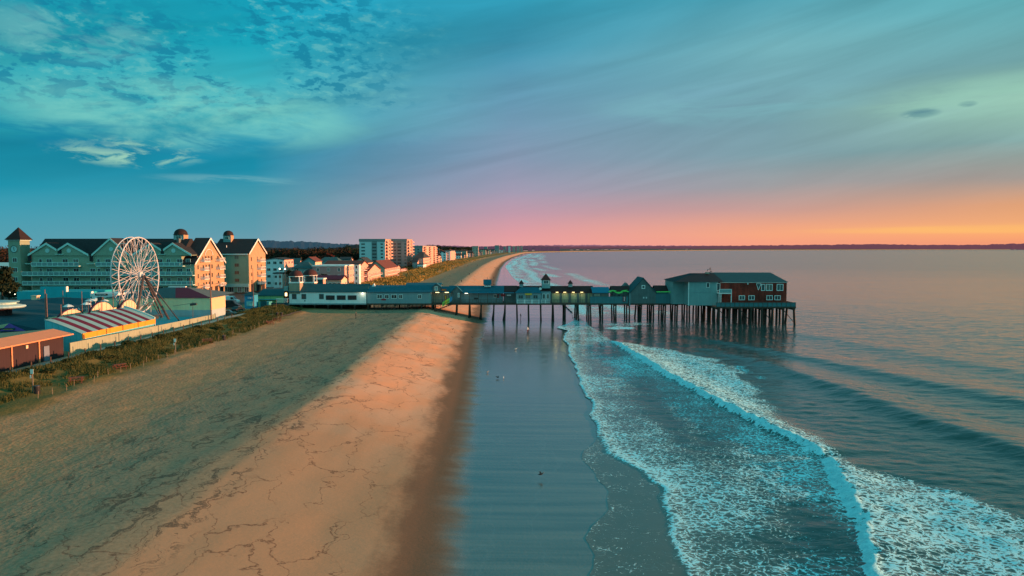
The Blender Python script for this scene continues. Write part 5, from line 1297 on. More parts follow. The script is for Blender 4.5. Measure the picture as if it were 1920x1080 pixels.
H('motel_office', 'dark fronted white topped building between turret and maroon roof', 'building', 588, 606, 610, 250, 524, wall='dark_teal_roof', roof='white_trim', floors=1, nf=1, nsd=1)
H('beach_house', 'pink beach house with sloping dark roof left of the big grey gable', 'house', 676, 690, 713, 338, 509, wall='t_pink', side='t_sun', roof='t_roofred', rk='gx', vr=497, floors=2, nf=2, nsd=4, bal=1)
H('condominium', 'condominium with broad grey-tan gable and sunlit sea side next to the dune grass', 'building', 688, 722, 745, 378, 503, wall='t_tan', side='t_sun', roof='t_roofred', rk='gy', vr=489.5, floors=3, nf=0, nsd=6, bal=1)
H('condominium', 'dark gabled house roof rising behind the grey-tan condominium', 'building', 664, 690, 700, 420, 492, wall='t_tan', side='t_sun', roof='t_roofdark', rk='gy', vr=483.5, floors=2, nf=2, nsd=2)
# high rise: two staggered blocks
mk('rise_pale', (.50,.60,.60), .8, .07); mk('rise_grey', (.27,.29,.29), .8, .08); mk('rise_band', (.20,.24,.24), .8, .08)
def rise(label, u0, u1, u2, Y, vt, wall, floors, nf, nsd, strip_u, name='high_rise'):
    rt, X0, X1, Y2, zt = H(name, label, 'apartment block', u0, u1, u2, Y, vt, wall=wall, side='t_sun', roof='rise_band', floors=floors, nf=0, nsd=0)
    fh = (zt-5)/floors
    for (u, wd, kind) in strip_u:
        x = gx(u, Y)
        if kind == 'band': MB().box(x-wd/2, x+wd/2, Y-.12, Y-.02, 5, zt).build('recessed_strip', M['rise_band'], rt)
        for f in range(floors): window(rt, x, Y-(.12 if kind == 'band' else 0), 5+fh*(f+.6), wd*.8, fh*.45, 'f', M['rise_band'], M['glass'])
    for f in range(floors):
        z = 5+fh*f
        for i in range(nsd):
            yc = Y+(Y2-Y)*(i+.5)/nsd; wd = (Y2-Y)/nsd
            window(rt, X1+.08, yc, z+fh*.5, wd*.5, fh*.62, 's', M['t_sun'], M['glass'])
            b_ = MB(); b_.box(X1+.1, X1+2.0, yc-wd*.36, yc+wd*.36, z, z+.2); b_.box(X1+1.9, X1+2.0, yc-wd*.36, yc+wd*.36, z+.2, z+1.1); b_.build('balcony', M['t_sun'], rt)
    MB().box(X0-.3, X1+.3, Y-.35, Y-.1, zt-1.6, zt-.1).build('parapet', M['rise_band'], rt)
    return rt
rise('tallest apartment block, pale teal half with window columns', 675, 723, 733.5, 540, 449, 'rise_pale', 9, 0, 2, ((682, 3.6, ''), (703, 4.2, 'band'), (717, 2.4, '')))
rise('grey half of the tallest apartment block, with sunlit balconies at its sea end', 733, 763.5, 773.5, 568, 449, 'rise_grey', 9, 0, 2, ((741.5, 2.2, ''), (749.5, 3.6, 'band'), (761, 2.2, '')))
rise('cream eight storey apartment block with balcony columns beyond the tallest block', 768, 793, 818, 640, 461.5, 'rise_grey', 8, 0, 3, ((778, 1.6, ''), (785, 2.2, '')))
H('villa', 'white villa with dark roof and dormers under the cream apartment block', 'house', 776, 794, 806, 560, 484, wall='t_grey', side='t_sun', roof='t_roofdark', rk='hip', vr=472.5, floors=3, nf=2, nsd=2, bal=1)
H('villa', 'glassy white beach villa nearest the dune grass below the tall blocks', 'house', 783, 794, 799, 545, 496, wall='t_white', side='t_white', roof='t_roofdark', floors=1, nf=3, nsd=2)
H('villa', 'dark roofed low villa at the foot of the tallest block', 'house', 774, 783, 787, 552, 491, wall='t_grey', roof='t_roofdark', rk='gx', vr=484, floors=1, nf=2, nsd=1)
H('villa', 'terraced pink beach house at the sea corner of the tallest block', 'house', 742, 752, 760, 470, 505, wall='t_pink', side='t_sun', roof='t_roofred', floors=2, nf=2, nsd=2, bal=1)
H('villa', 'white terrace house right beside the grey-tan condominium', 'house', 730, 744, 750, 440, 502, wall='t_white', side='t_sun', roof='t_roofdark', rk='gx', vr=497, floors=2, nf=2, nsd=2)
rnd = random.Random(21)
# rows of beach cottages running away up the coast
Y = 690.0; k = 0
walls = ['t_white', 't_pink', 't_tan', 't_white', 't_grey', 't_cream']
while Y < 2300:
    for row in range(3 if Y < 1500 else 2):
        X1 = float(shore(Y))-70-row*rnd.uniform(22, 32)-rnd.uniform(0, 6); wd = rnd.uniform(9, 16); dp = rnd.uniform(10, 18); hh = rnd.choice([5, 6.5, 8, 9.5, 11])+ (2 if row == 2 else 0)
        yy = Y+rnd.uniform(-6, 6); wl = rnd.choice(walls); zb = 5.0
        hs = thing('beach_cottage', (X1-wd/2, yy, zb), 'small cottage in the distant rows behind the dune grass', 'house', 'cottages in rows up the coast')
        MB().box(X1-wd, X1, yy, yy+dp, zb-1, zb+hh).build('wall', M[wl], hs)
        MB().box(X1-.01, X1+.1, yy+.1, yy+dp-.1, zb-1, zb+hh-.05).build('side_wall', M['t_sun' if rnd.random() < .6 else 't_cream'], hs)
        rfm = M[rnd.choice(['t_roofdark', 't_roofred', 't_roofteal', 't_roofdark'])]
        ax = rnd.choice('xy')
        roofg(hs, X1-wd, X1, yy, yy+dp, zb+hh, zb+hh+rnd.uniform(1.5, 3.5), rfm, ax, .5)
        for f in range(int(hh/3.2)+1):
            g = MB()
            for q_ in range(3): g.box(X1+.1, X1+.16, yy+dp*(q_+.28)/3, yy+dp*(q_+.75)/3, zb+.9+f*3, zb+2.3+f*3)
            for q_ in range(3): g.box(X1-wd+wd*(q_+.3)/3, X1-wd+wd*(q_+.7)/3, yy-.06, yy-.01, zb+.9+f*3, zb+2.2+f*3)
            g.build('window', M['glass'], hs)
        k += 1
    Y += rnd.uniform(22, 34)*(1+Y/2600)
# distant slabs of flats
for (u0, u1, u2, Y, vt, wl, lab) in ((828, 845, 853, 860, 471, 't_white', 'white flat roofed block beyond the cream apartment block'),
     (886, 897, 904, 1350, 461.8, 't_tan', 'tan tower with orange sunlit side standing alone above the far cottages'),
     (928, 936, 942, 2000, 460.2, 't_grey', 'grey tower with salmon lit side near the bend of the bay'),
     (944, 949, 952, 2300, 462.2, 't_grey', 'first and lowest grey slab of the cluster at the bend of the bay'),
     (953, 957, 958.5, 2350, 461.5, 't_white', 'second slab of the cluster at the bend of the bay, pale'),
     (908, 914, 917, 2100, 462.5, 't_grey', 'dim grey block half hidden by trees between the far towers')):
    H('tower_block', lab, 'apartment block', u0, u1, u2, Y, vt, wall=wl, side='t_sun', roof='rise_band', floors=6, nf=2, nsd=2, ww=3, wh=1.6)
for (u0, u1, Y, vt, lab) in ((961, 966, 2450, 461.2, 'third slab of the cluster at the bay bend, pinkish'), (969, 974, 2550, 461.8, 'fourth slab of the cluster at the bay bend'), (976, 980, 2650, 461.6, 'last slab of the cluster at the bay bend, salmon')):
    X0, X1 = gx(u0, Y), gx(u1, Y); hs = thing('tower_block', ((X0+X1)/2, Y, 5), lab, 'apartment block')
    MB().box(X0, X1, Y, Y+20, 2, gz(vt, Y)).build('wall', M['t_sun'], hs)
    g = MB()
    for f in range(6): g.box(X0+.8, X1-.8, Y-.3, Y-.02, 6+f*3.2, 7.4+f*3.2)
    g.build('window', M['t_grey'], hs)
# ---- park edge buildings right of the hall
H('beach_booth', 'bright blue beach booth with dark cap roof and painted front, beside the parked vans', 'booth', 458.5, 476, 482, 199, 553, zb=3.9, wall='t_blue', side='t_blue', roof='dark_teal_roof', rk='hip', vr=547.5, floors=1, nf=0, nsd=0)
for rt in [o for o in COL.objects if o.get('label', '').startswith('bright blue beach booth')]:
    MB().box(gx(462.5, 199), gx(474, 199), 198.8, 198.95, gz(561, 199), gz(556, 199)).build('sign_board', M['banner_blue'], rt)
    l = MB()
    for k_ in range(4): l.box(gx(464.8+1.7*k_, 199), gx(466+1.7*k_, 199), 198.72, 198.79, gz(559.5, 199), gz(557.8, 199))
    l.build('sign_lettering', M['white_trim'], rt)
    MB().box(gx(462.5, 199), gx(474, 199), 198.85, 198.98, gz(574, 199), gz(565, 199)).build('mural', mat('mural', (.25,.55,.55), .6, .5, 1.5), rt)
rt, *_ = H('snack_bar', 'green panelled snack bar with teal roof between the blue booth and the pier', 'building', 483, 531, 534, 206, 554, zb=3.9, wall='t_green', side='t_green', roof='dark_teal_roof', rk='gx', vr=545, floors=1, nf=0, nsd=0)
MB().box(gx(484, 205.6), gx(520, 205.6), 204.6, 205.9, gz(562, 205.6), gz(560.6, 205.6)).build('canopy', M['t_aqua'], rt)
rt = thing('storage_box', (gx(495, 201), 202, 3.9), 'aqua storage box with a dark roll-up shutter in front of the snack bar', 'storage')
MB().box(gx(486, 201), gx(504, 201), 201, 204, 3.4, gz(566, 201)).build('wall', M['t_aqua'], rt); MB().box(gx(488.5, 201), gx(500, 201), 200.85, 200.98, 4.3, gz(564.5, 201)).build('shutter', M['dark_teal_roof'], rt)
rt = thing('fence_screen', (gx(523, 203), 203, 3.9), 'dark screen fence with white railings left of the white pier building', 'fence')
MB().box(gx(504.5, 203), gx(541, 203), 203, 203.2, 3.3, gz(568, 203)).build('panel', M['navy_roof'], rt)
l = MB()
for k_ in range(18): x = gx(519+1.2*k_, 203); l.box(x-.03, x+.03, 202.9, 202.98, gz(567.5, 203), gz(560, 203))
l.box(gx(518, 203), gx(541, 203), 202.88, 203, gz(560.4, 203), gz(559.6, 203)); l.build('white_railing', M['white_trim'], rt)
rt = thing('entrance_gate', (gx(536.5, 206), 206, 4), 'narrow red-brown pier doorway with a lit arched lamp panel', 'gate')
MB().box(gx(533, 206), gx(541, 206), 206, 208, 3.8, gz(545, 206)).build('door_frame', M['maroon_roof'], rt); MB().box(gx(535, 206), gx(538.5, 206), 205.8, 205.98, gz(555, 206), gz(549, 206)).build('lit_panel', M['lamp_glow'], rt)
MB().box(gx(533, 206), gx(541, 206), 205.7, 208.2, gz(545, 206), gz(537, 206)).build('upper_box', M['pale_teal_wall'], rt)
# ---- vehicles
mk('car_dark', (.02,.025,.03), .3, .1, spec=.6); mk('car_blue', (.015,.07,.09), .3, .1, spec=.6); mk('tyre', (.02,.02,.02), .9, .1); mk('car_white', (.7,.72,.72), .35, .05, spec=.6)
mk('rim_metal', (.4,.4,.4), .4, .1); mk('tail_red', (.3,.01,.01), .4, .1)
def vehicle(name, label, cat, x, y, z, rz, kind, paint):
    rt = thing(name, (x, y, z), label, cat)
    rt.rotation_euler = (0, 0, rz)
    if kind == 'car': L, W_, pr = 4.4, 1.75, [(-2.2,.35),(-2.2,.8),(-2.0,.95),(-1.55,1.0),(-1.0,1.42),(.45,1.45),(1.05,1.0),(1.9,.9),(2.2,.7),(2.2,.35)]
    else: L, W_, pr = 5.6, 2.0, [(-2.8,.4),(-2.8,2.3),(-2.6,2.45),(1.1,2.45),(1.75,1.5),(2.6,1.2),(2.8,.95),(2.8,.4)]
    def B(mb, n, m):
        me = bpy.data.meshes.new(n); me.from_pydata(mb.v, [], mb.f); me.materials.append(m); o = bpy.data.objects.new(n, me); COL.objects.link(o); o.parent = rt
        if n == 'body': bv = o.modifiers.new('b', 'BEVEL'); bv.width = .08; bv.segments = 2
        return o
    B(MB().ext(pr, 'y', -W_/2, W_/2), 'body', paint)
    g = MB()
    if kind == 'car': g.ext([(-1.5,1.0),(-1.0,1.36),(.42,1.39),(.95,1.0)], 'y', -W_/2-.01, W_/2+.01); g.ext([(.52,1.38),(1.06,1.0),(1.1,1.0),(.56,1.40)], 'y', -W_/2+.12, W_/2-.12)
    else: g.ext([(.5,1.5),(.5,2.2),(1.1,2.2),(1.6,1.5)], 'y', -W_/2-.01, W_/2+.01); g.ext([(1.2,2.35),(1.78,1.5),(1.83,1.5),(1.25,2.37)], 'y', -W_/2+.12, W_/2-.12)
    B(g, 'side_window', M['glass'])
    for sx_ in (-1, 1):
        for sy in (-1, 1):
            t_ = MB(); t_.tube((sx_*L*.31, sy*(W_/2-.18), .33), (sx_*L*.31, sy*(W_/2+.02), .33), .33, .33, 14); w_ = B(t_, 'wheel', M['tyre'])
            r_ = MB(); r_.tube((sx_*L*.31, sy*(W_/2+.021), .33), (sx_*L*.31, sy*(W_/2+.04), .33), .18, .18, 10)
            ro = B(r_, 'rim', M['rim_metal']); ro.parent = w_
    for sy in (-1, 1): 
        h_ = MB(); h_.box(L/2-.05, L/2+.02, sy*W_*.36-.18, sy*W_*.36+.18, .62, .76); B(h_, 'headlight', M['car_white'])
        h_ = MB(); h_.box(-L/2-.02, -L/2+.05, sy*W_*.36-.15, sy*W_*.36+.15, .7, .85); B(h_, 'taillight', M['tail_red'])
    return rt
for (u, v, rz, kd, pt, lb) in ((427, 591, .2, 'car', 'car_blue', 'dark blue car at the edge of the dune grass beside the grey wall'), (432, 578, 0, 'van', 'car_dark', 'dark box van parked sideways behind the dark blue car'),
        (431, 570.5, .1, 'van', 'car_white', 'white van roof behind the dark box van'), (446, 583, 1.4, 'car', 'car_dark', 'black car between the box van and the bright blue booth'),
        (425, 563, 0, 'car', 'car_white', 'white car under the arcade of the hotel'), (515, 548.5, 0, 'car', 'car_white', 'white car below the guest house with outside stairs')):
    x, y = ground_at(u, v, 4.6); z = ground_z(x, y); vehicle('parked_car' if kd == 'car' else 'parked_van', lb, kd, x, y, z, rz, kd, M[pt])
# ---- foliage
def leafmat(name, c1, c2, c3):
    m, nt, b, N = newmat(name); g = nn(nt, 'ShaderNodeNewGeometry')
    rp = N.ramp(g.outputs['Random Per Island'], [(0, (*c1, 1)), (.55, (*c2, 1)), (1, (*c3, 1))]); lk(nt, rp, b.inputs['Base Color']); b.inputs['Roughness'].default_value = .8; b.inputs['Specular IOR Level'].default_value = .15
    _mats[name] = m; M[name] = m; return m
leafmat('leaf_dark', (.008,.018,.010), (.016,.028,.012), (.030,.038,.014))
leafmat('leaf_autumn', (.018,.012,.008), (.040,.018,.009), (.022,.024,.010))
leafmat('leaf_red', (.10,.015,.012), (.16,.03,.018), (.07,.03,.015))
leafmat('dune_blade', (.028,.046,.013), (.058,.074,.022), (.12,.115,.040))
leafmat('dune_blade_gold', (.10,.075,.015), (.24,.17,.04), (.42,.28,.08))
leafmat('shrub_leaf', (.010,.024,.010), (.028,.045,.014), (.055,.060,.018))
mk('bark', (.05,.035,.025), .9, .3, 2.0)
def leafcloud(rng, blobs, n, s):
    """many small leaf faces through the volume of the given ellipsoids"""
    B_ = np.array(blobs, float); wts = (B_[:, 3]*B_[:, 4]*B_[:, 5])**.67; wts /= wts.sum()
    k_ = rng.choice(len(B_), n, p=wts); d_ = rng.normal(size=(n, 3)); d_ /= np.linalg.norm(d_, axis=1)[:, None]
    rr = rng.uniform(.55, 1.05, (n, 1))
    c_ = B_[k_, :3]+d_*rr*B_[k_, 3:6]
    a = rng.normal(size=(n, 3)); a /= np.linalg.norm(a, axis=1)[:, None]; b_ = np.cross(a, rng.normal(size=(n, 3))); b_ /= np.linalg.norm(b_, axis=1)[:, None]
    sz = s*rng.uniform(.6, 1.4, (n, 1))
    v = np.stack([c_-a*sz, c_+b_*sz*.8, c_+a*sz, c_-b_*sz*.8], 1).reshape(-1, 3)
    return v
def quads_obj(name, v, m, parent=None, loc=(0,0,0)):
    n = len(v)//4; me = bpy.data.meshes.new(name); me.vertices.add(n*4)
    if parent is not None: loc = wloc(parent)
    me.vertices.foreach_set('co', (v-np.array(loc)).astype(np.float32).ravel()); me.loops.add(n*4); me.loops.foreach_set('vertex_index', np.arange(n*4, dtype=np.int32))
    me.polygons.add(n); me.polygons.foreach_set('loop_start', (np.arange(n)*4).astype(np.int32)); me.update(calc_edges=True); me.materials.append(m)
    o = bpy.data.objects.new(name, me); COL.objects.link(o)
    if parent is not None: o.parent = parent
    else: o.location = loc
    return o
rng = np.random.default_rng(5)
def tree(label, x, y, zb, h, r_, m='leaf_dark', n=900, s=.35, group=None, name='tree'):
    rt = thing(name, (x, y, zb), label, 'tree', group)
    t_ = MB(); t_.tube((x, y, zb-.3), (x+.2, y, zb+h*.55), h*.035, h*.018, 7)
    for k_ in range(5):
        a = rng.uniform(0, 6.28); t_.tube((x+.1, y, zb+h*rng.uniform(.3, .5)), (x+r_*.6*math.cos(a), y+r_*.6*math.sin(a), zb+h*rng.uniform(.6, .85)), h*.014, h*.005, 5)
    t_.build('trunk', M['bark'], rt)
    bl_ = [(x+rng.uniform(-.55, .55)*r_, y+rng.uniform(-.55, .55)*r_, zb+h*rng.uniform(.42, .86), r_*rng.uniform(.3, .5), r_*rng.uniform(.3, .5), h*rng.uniform(.10, .18)) for _ in range(9)]
    quads_obj('crown', leafcloud(rng, bl_, n, s), M[m], rt)
tree('dark leafy tree at the left edge in front of the pale low building', gx(4, 214), 214, 5, 11.5, 5.0, n=2200)
tree('dark leafy tree close to the clock tower base', gx(16, 205), 205, 5, 7, 3.6, n=1500)
tree('autumn-red tree standing above the town cottages near the tallest block', gx(617, 600), 600, 5, 12, 7, 'leaf_red', 900, .8)
tree('rusty tree just left of the tallest apartment block', gx(663, 560), 560, 5, 13, 8, 'leaf_autumn', 1200, .7)
tree('dark tree between the guest house and the hip roofed cottage', gx(552, 285), 285, 5, 9, 4, 'leaf_dark', 1000, .4)
tree('dark tree behind the domed turrets', gx(600, 280), 280, 5, 6.5, 4, 'leaf_dark', 900, .4)
tree('autumn tree right of the sea-facing hotel block', gx(497, 380), 380, 5, 13, 7, 'leaf_autumn', 1500, .6)
for i, (u, Y, h_) in enumerate(((560, 430, 8), (583, 450, 9), (650, 470, 9), (596, 520, 11), (640, 560, 11), (566, 330, 6), (535, 330, 8), (526, 420, 10))):
    tree('dark tree among the town roofs', gx(u, Y), Y, 5, h_, 5, 'leaf_autumn' if i % 3 == 0 else 'leaf_dark', 600, .6, group='trees among the town roofs')
# low pale building at the far left
H('warehouse', 'long pale roofed low building at the far left behind the dark trees', 'building', -60, 27, None, 250, 503, wall='t_tan', side='t_tan', roof='pale_aqua', rk='gx', vr=494, floors=1, nf=0, nsd=0)
# woods: far-off mass of autumn trees
def woods(name, label, x0, x1, y0, y1, n, hh, s, m, prof=None):
    xs_ = rng.uniform(x0, x1, n); ys_ = rng.uniform(y0, y1, n); h_ = hh*rng.uniform(.6, 1.15, n); cl = fbm(xs_/60, ys_/60, 77)
    h_ = h_*(.65+.7*cl)
    bl_ = [(a, b2, 5+c_*.62, c_*.42, c_*.42, c_*.42) for a, b2, c_ in zip(xs_, ys_, h_)]
    v = leafcloud(rng, bl_, n*110, s*.55); o = quads_obj(name, v, M[m]); tag(o, label, None, None, 'stuff'); return o
woods('woodland', 'dense dark autumn woodland behind the town', -420, -180, 560, 900, 520, 14.5, 1.4, 'leaf_autumn')
woods('woodland', 'dark green woodland behind the town and tallest block', -330, -110, 760, 1300, 420, 12.5, 1.6, 'leaf_dark')
woods('woodland', 'woodland rising behind the hotel at the far left', -520, -215, 330, 560, 620, 15.5, 1.0, 'leaf_autumn')
woods('woodland', 'dark tree belt behind the far cottages', -420, -130, 1300, 2600, 520, 16, 2.4, 'leaf_dark')
# hills
def ridge(name, label, pts, Y, depth, m, zb=0, amp=.15, seed=1, curve_=None):
    """pts: (u, v_top); a rounded wooded ridge standing at distance Y"""
    us_ = np.array([p[0] for p in pts], float); vs_ = np.array([p[1] for p in pts], float)
    n = 420; U = np.linspace(us_[0], us_[-1], n); X = (U-960)/1300*Y; T_ = EYE-(np.interp(U, us_, vs_)-464)/1300*Y
    hgt = T_-zb
    hgt = hgt*(1+amp*(fbm(U/9, U*0+seed, seed, 4)-.5)*2)+ (fbm(U/1.6, U*0+seed, seed+9, 3)-.5)*Y*.0012
    vs3 = []; rows_ = [(-.5, -.02), (-.38, .45), (-.2, .85), (0, 1.0), (.25, .8), (.5, -.02)]
    for f, k_ in rows_:
        jy = fbm(U/5, U*0+f*9+seed, seed+3, 3)
        for i in range(n): vs3.append((X[i]*(1+f*depth/Y), Y+f*depth+jy[i]*depth*.1, zb+hgt[i]*k_*(1 if k_ in (1.0,) else .9+.2*jy[i])))
    fs = [(r*n+i, r*n+i+1, (r+1)*n+i+1, (r+1)*n+i) for r in range(len(rows_)-1) for i in range(n-1)]
    mb = MB(); mb.add(vs3, fs); o = mb.build(name, m, smooth=True); return tag(o, label, None, None, 'structure')
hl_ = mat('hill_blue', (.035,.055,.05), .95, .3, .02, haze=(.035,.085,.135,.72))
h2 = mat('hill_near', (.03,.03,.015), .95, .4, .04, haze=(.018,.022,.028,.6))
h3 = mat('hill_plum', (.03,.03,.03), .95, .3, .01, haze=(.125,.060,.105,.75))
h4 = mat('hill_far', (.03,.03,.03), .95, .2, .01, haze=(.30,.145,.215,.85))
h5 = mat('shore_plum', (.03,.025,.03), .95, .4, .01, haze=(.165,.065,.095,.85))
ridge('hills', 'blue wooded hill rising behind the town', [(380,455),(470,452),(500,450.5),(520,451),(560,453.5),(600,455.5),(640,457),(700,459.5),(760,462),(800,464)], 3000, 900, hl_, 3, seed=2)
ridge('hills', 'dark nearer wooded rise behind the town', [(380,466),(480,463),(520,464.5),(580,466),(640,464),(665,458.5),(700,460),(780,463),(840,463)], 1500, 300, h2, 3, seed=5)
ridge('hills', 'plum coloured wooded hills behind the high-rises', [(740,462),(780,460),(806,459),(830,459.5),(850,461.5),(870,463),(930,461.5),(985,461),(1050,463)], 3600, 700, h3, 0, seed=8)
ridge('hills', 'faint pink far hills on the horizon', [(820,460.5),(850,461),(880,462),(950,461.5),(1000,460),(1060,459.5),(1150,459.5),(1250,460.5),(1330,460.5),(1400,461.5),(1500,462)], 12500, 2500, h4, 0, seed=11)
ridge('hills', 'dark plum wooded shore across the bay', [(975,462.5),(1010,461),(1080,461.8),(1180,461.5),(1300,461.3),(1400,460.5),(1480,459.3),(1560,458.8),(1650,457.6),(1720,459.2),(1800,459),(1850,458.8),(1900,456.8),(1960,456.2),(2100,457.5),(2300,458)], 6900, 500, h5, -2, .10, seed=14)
# tiny houses across the bay
far_ = None; rnd = random.Random(5)
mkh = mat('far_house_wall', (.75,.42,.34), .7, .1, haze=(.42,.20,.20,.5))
Yf = 5600.0
for i in range(46):
    u = rnd.choice([rnd.uniform(985, 1300), rnd.uniform(1000, 1200)]); Y_ = np.interp(u, [980, 1040, 1100, 1300], [3000, 3750, 4200, 5600])*rnd.uniform(1.0, 1.04); x = gx(u, Y_)
    if x > float(shore(Y_))-30: Y_ = float(np.interp(x+120, [float(shore(q_)) for q_ in range(2600, 7000, 50)], list(range(2600, 7000, 50)))); 
    wd = rnd.uniform(9, 20); hh = rnd.uniform(5, 10)
    hs = thing('shore_house', (x, Y_, 3), 'tiny pale house on the shore across the bay', 'house', 'houses across the bay')
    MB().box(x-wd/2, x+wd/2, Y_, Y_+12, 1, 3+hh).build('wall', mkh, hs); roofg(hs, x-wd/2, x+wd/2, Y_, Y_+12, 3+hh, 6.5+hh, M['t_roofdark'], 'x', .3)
# ---- dune grass
def blades(name, label, n, sampler, hb, wb, m):
    P_ = []; 
    while len(P_) < n:
        q_ = sampler()
        if q_ is not None: P_.append(q_)
    P_ = np.array(P_); n = len(P_)
    ang = rng.uniform(0, 6.28, n); lean = rng.normal(0, .28, (n, 2)); h_ = hb*rng.uniform(.5, 1.25, n)*P_[:, 3]; w_ = wb*rng.uniform(.6, 1.3, n)
    dx, dy = np.cos(ang)*w_, np.sin(ang)*w_
    b0 = P_[:, :3]
    v0 = b0-np.stack([dx, dy, 0*dx], 1); v1 = b0+np.stack([dx, dy, 0*dx], 1)
    tp = b0+np.stack([lean[:, 0]*h_, lean[:, 1]*h_, h_], 1)
    v2 = tp+np.stack([dx, dy, 0*dx], 1)*.15; v3 = tp-np.stack([dx, dy, 0*dx], 1)*.15
    o = quads_obj(name, np.stack([v0, v1, v2, v3], 1).reshape(-1, 3), M[m]); return tag(o, label, None, None, 'stuff')
gxs = np.linspace(-80, -44, 73); gys = np.concatenate([np.arange(60, 232, 1.0), np.arange(232, 1000, 4.0)])
_gz = {}
def gzq(x, y):
    k_ = (round(x*1.0), round(y/1.5))
    if k_ not in _gz: _gz[k_] = ground_z(x, y)
    return _gz[k_]
def s_near():
    y = rng.uniform(70, 216); x0 = -67.0; xe = np.interp(y, [70, 95, 141, 170, 200, 216], [-60, -58.5, -57.5, -59.5, -61.5, -65])
    x = rng.uniform(x0, xe+.8)
    if y > 176: x = rng.uniform(-72, xe+.5)
    d_ = float(fbm(np.array(x/2.2), np.array(y/3.4), 55)); 
    if d_ < .36: return None
    return (x, y, ground_z(x, y)-.05, .55+d_*.8)
blades('dune_grass', 'rough dune grass between the promenade and the beach', 52000, s_near, .52, .045, 'dune_blade')
def s_far():
    y = 225+(1-rng.uniform(0, 1)**.6)*900 if rng.uniform() < .5 else rng.uniform(225, 620); s_ = float(shore(y)); x = s_-rng.uniform(41, 74)
    d_ = float(fbm(np.array(x/7), np.array(y/22), 66)); 
    if d_ < .42 and rng.uniform() < .85: return None
    return (x, y, gzq(x, y)-.05, .7+d_*.5)
blades('dune_grass', 'golden dune grass belt beyond the pier', 26000, s_far, .9, .22, 'dune_blade_gold')
bl_ = []
for _ in range(34):
    y = rng.uniform(78, 214); x = rng.uniform(-66.5, -63.2) if y < 172 else rng.uniform(-72, -64.5); r_ = rng.uniform(.4, .8)
    bl_.append((x, y, ground_z(x, y)+r_*.3, r_*1.2, r_*1.6, r_*.6))
o = quads_obj('shrub_thicket', leafcloud(rng, bl_, 16000, .11), M['shrub_leaf']); tag(o, 'low dark shrubs growing through the dune grass', None, None, 'stuff')
bl_ = []
for _ in range(60):
    y = rng.uniform(300, 640); x = float(shore(y))-rng.uniform(69, 75); r_ = rng.uniform(1.2, 2.4); bl_.append((x, y, 5+r_*.3, r_*1.4, r_*2, r_*.8))
o = quads_obj('shrub_thicket', leafcloud(rng, bl_, 9000, .35), M['shrub_leaf']); tag(o, 'dark hedge shrubs between the beach houses and the golden dune grass', None, None, 'stuff')
# ---- beach furniture
mk('barrel', (.02,.02,.022), .7, .2); mk('sign_white', (.78,.76,.66), .6, .05); mk('bench_wood', (.16,.055,.035), .85, .25)
def barrel(u, v, label):
    x, y = ground_at(u, v, 3.85); z = ground_z(x, y); rt = thing('litter_barrel', (x, y, z), label, 'litter bin', 'dark litter barrels on the sand')
    MB().lathe(x, y, [(.30, z-.1), (.33, z+.35), (.31, z+.38), (.33, z+.9), (.30, z+.92)], 14).build('drum', M['barrel'], rt)
    MB().lathe(x, y, [(.34, z+.90), (.34, z+.98), (.26, z+.985)], 14).build('rim', M['dark_steel'], rt)
barrel(70, 741, 'nearest dark litter barrel beside the white signpost'); barrel(420, 637, 'dark litter barrel alone at the edge of the grass, middle of the beach')
barrel(520, 594, 'left of two dark litter barrels near the pier'); barrel(528, 593.5, 'right of two dark litter barrels near the pier')
def table(u, v, rz, label):
    x, y = ground_at(u, v, 4.0); z = ground_z(x, y); rt = thing('picnic_table', (x, y, z), label, 'picnic table', 'picnic tables at the edge of the dune grass'); rt.rotation_euler = (0, 0, rz)
    def B(mb, n, m=M['bench_wood']):
        me = bpy.data.meshes.new(n); me.from_pydata(mb.v, [], mb.f); me.materials.append(m); o = bpy.data.objects.new(n, me); COL.objects.link(o); o.parent = rt
    t_ = MB()
    for k_ in range(4): t_.box(-.9, .9, -.36+.18*k_, -.36+.18*k_+.16, .72, .77)
    B(t_, 'table_top')
    for sy in (-1, 1): B(MB().box(-.9, .9, sy*.72-.13, sy*.72+.13, .42, .47), 'seat')
    for sx_ in (-1, 1):
        B(MB().tube((sx_*.65, -.2, .72), (sx_*.65, -.75, -.05), .045, .045, 5), 'leg'); B(MB().tube((sx_*.65, .2, .72), (sx_*.65, .75, -.05), .045, .045, 5), 'leg'); B(MB().box(sx_*.65-.04, sx_*.65+.04, -.8, .8, .36, .42), 'cross_bar')
table(143, 717, .5, 'nearest picnic table, beside the dune grass tuft'); table(224, 691, .9, 'second picnic table along the grass edge'); table(389, 642, .4, 'third picnic table, left of the lone litter barrel')
table(520, 601, .2, 'picnic table below the pair of barrels near the pier'); table(505, 606, .8, 'picnic table among stacked planks near the pier')
def signpost(u, vb, h_, label):
    x, y = ground_at(u, vb, 4.0); z = ground_z(x, y); rt = thing('signpost', (x, y, z), label, 'sign')
    MB().box(x-.06, x+.06, y-.05, y+.05, z-.3, z+h_).build('post', M['stake_wood'], rt); MB().box(x-.20, x+.20, y-.08, y-.055, z+h_-.45, z+h_+.12).build('sign_plate', M['sign_white'], rt)
    MB().box(x-.26, x-.10, y-.08, y-.056, z+h_-1.0, z+h_-.6).build('small_plate', M['sign_white'], rt)
signpost(62, 738, 2.8, 'white signpost at the left beside the nearest litter barrel'); signpost(329, 661, 2.4, 'white signpost standing in the dune grass before the pale wall')
l = MB()
for k_ in range(9):
    x = -60.5+k_*.15; y = 176+k_*2.0; z = ground_z(x, y); l.tube((x-.5, y-1, z+.1), (x+.4, y+1.1, z+.22), .14, .12, 5)
single('plank_pile', l, M['dark_steel'], (-60, 184, ground_z(-60, 184)), 'row of dark planks lying along the grass edge near the pier', 'planks')
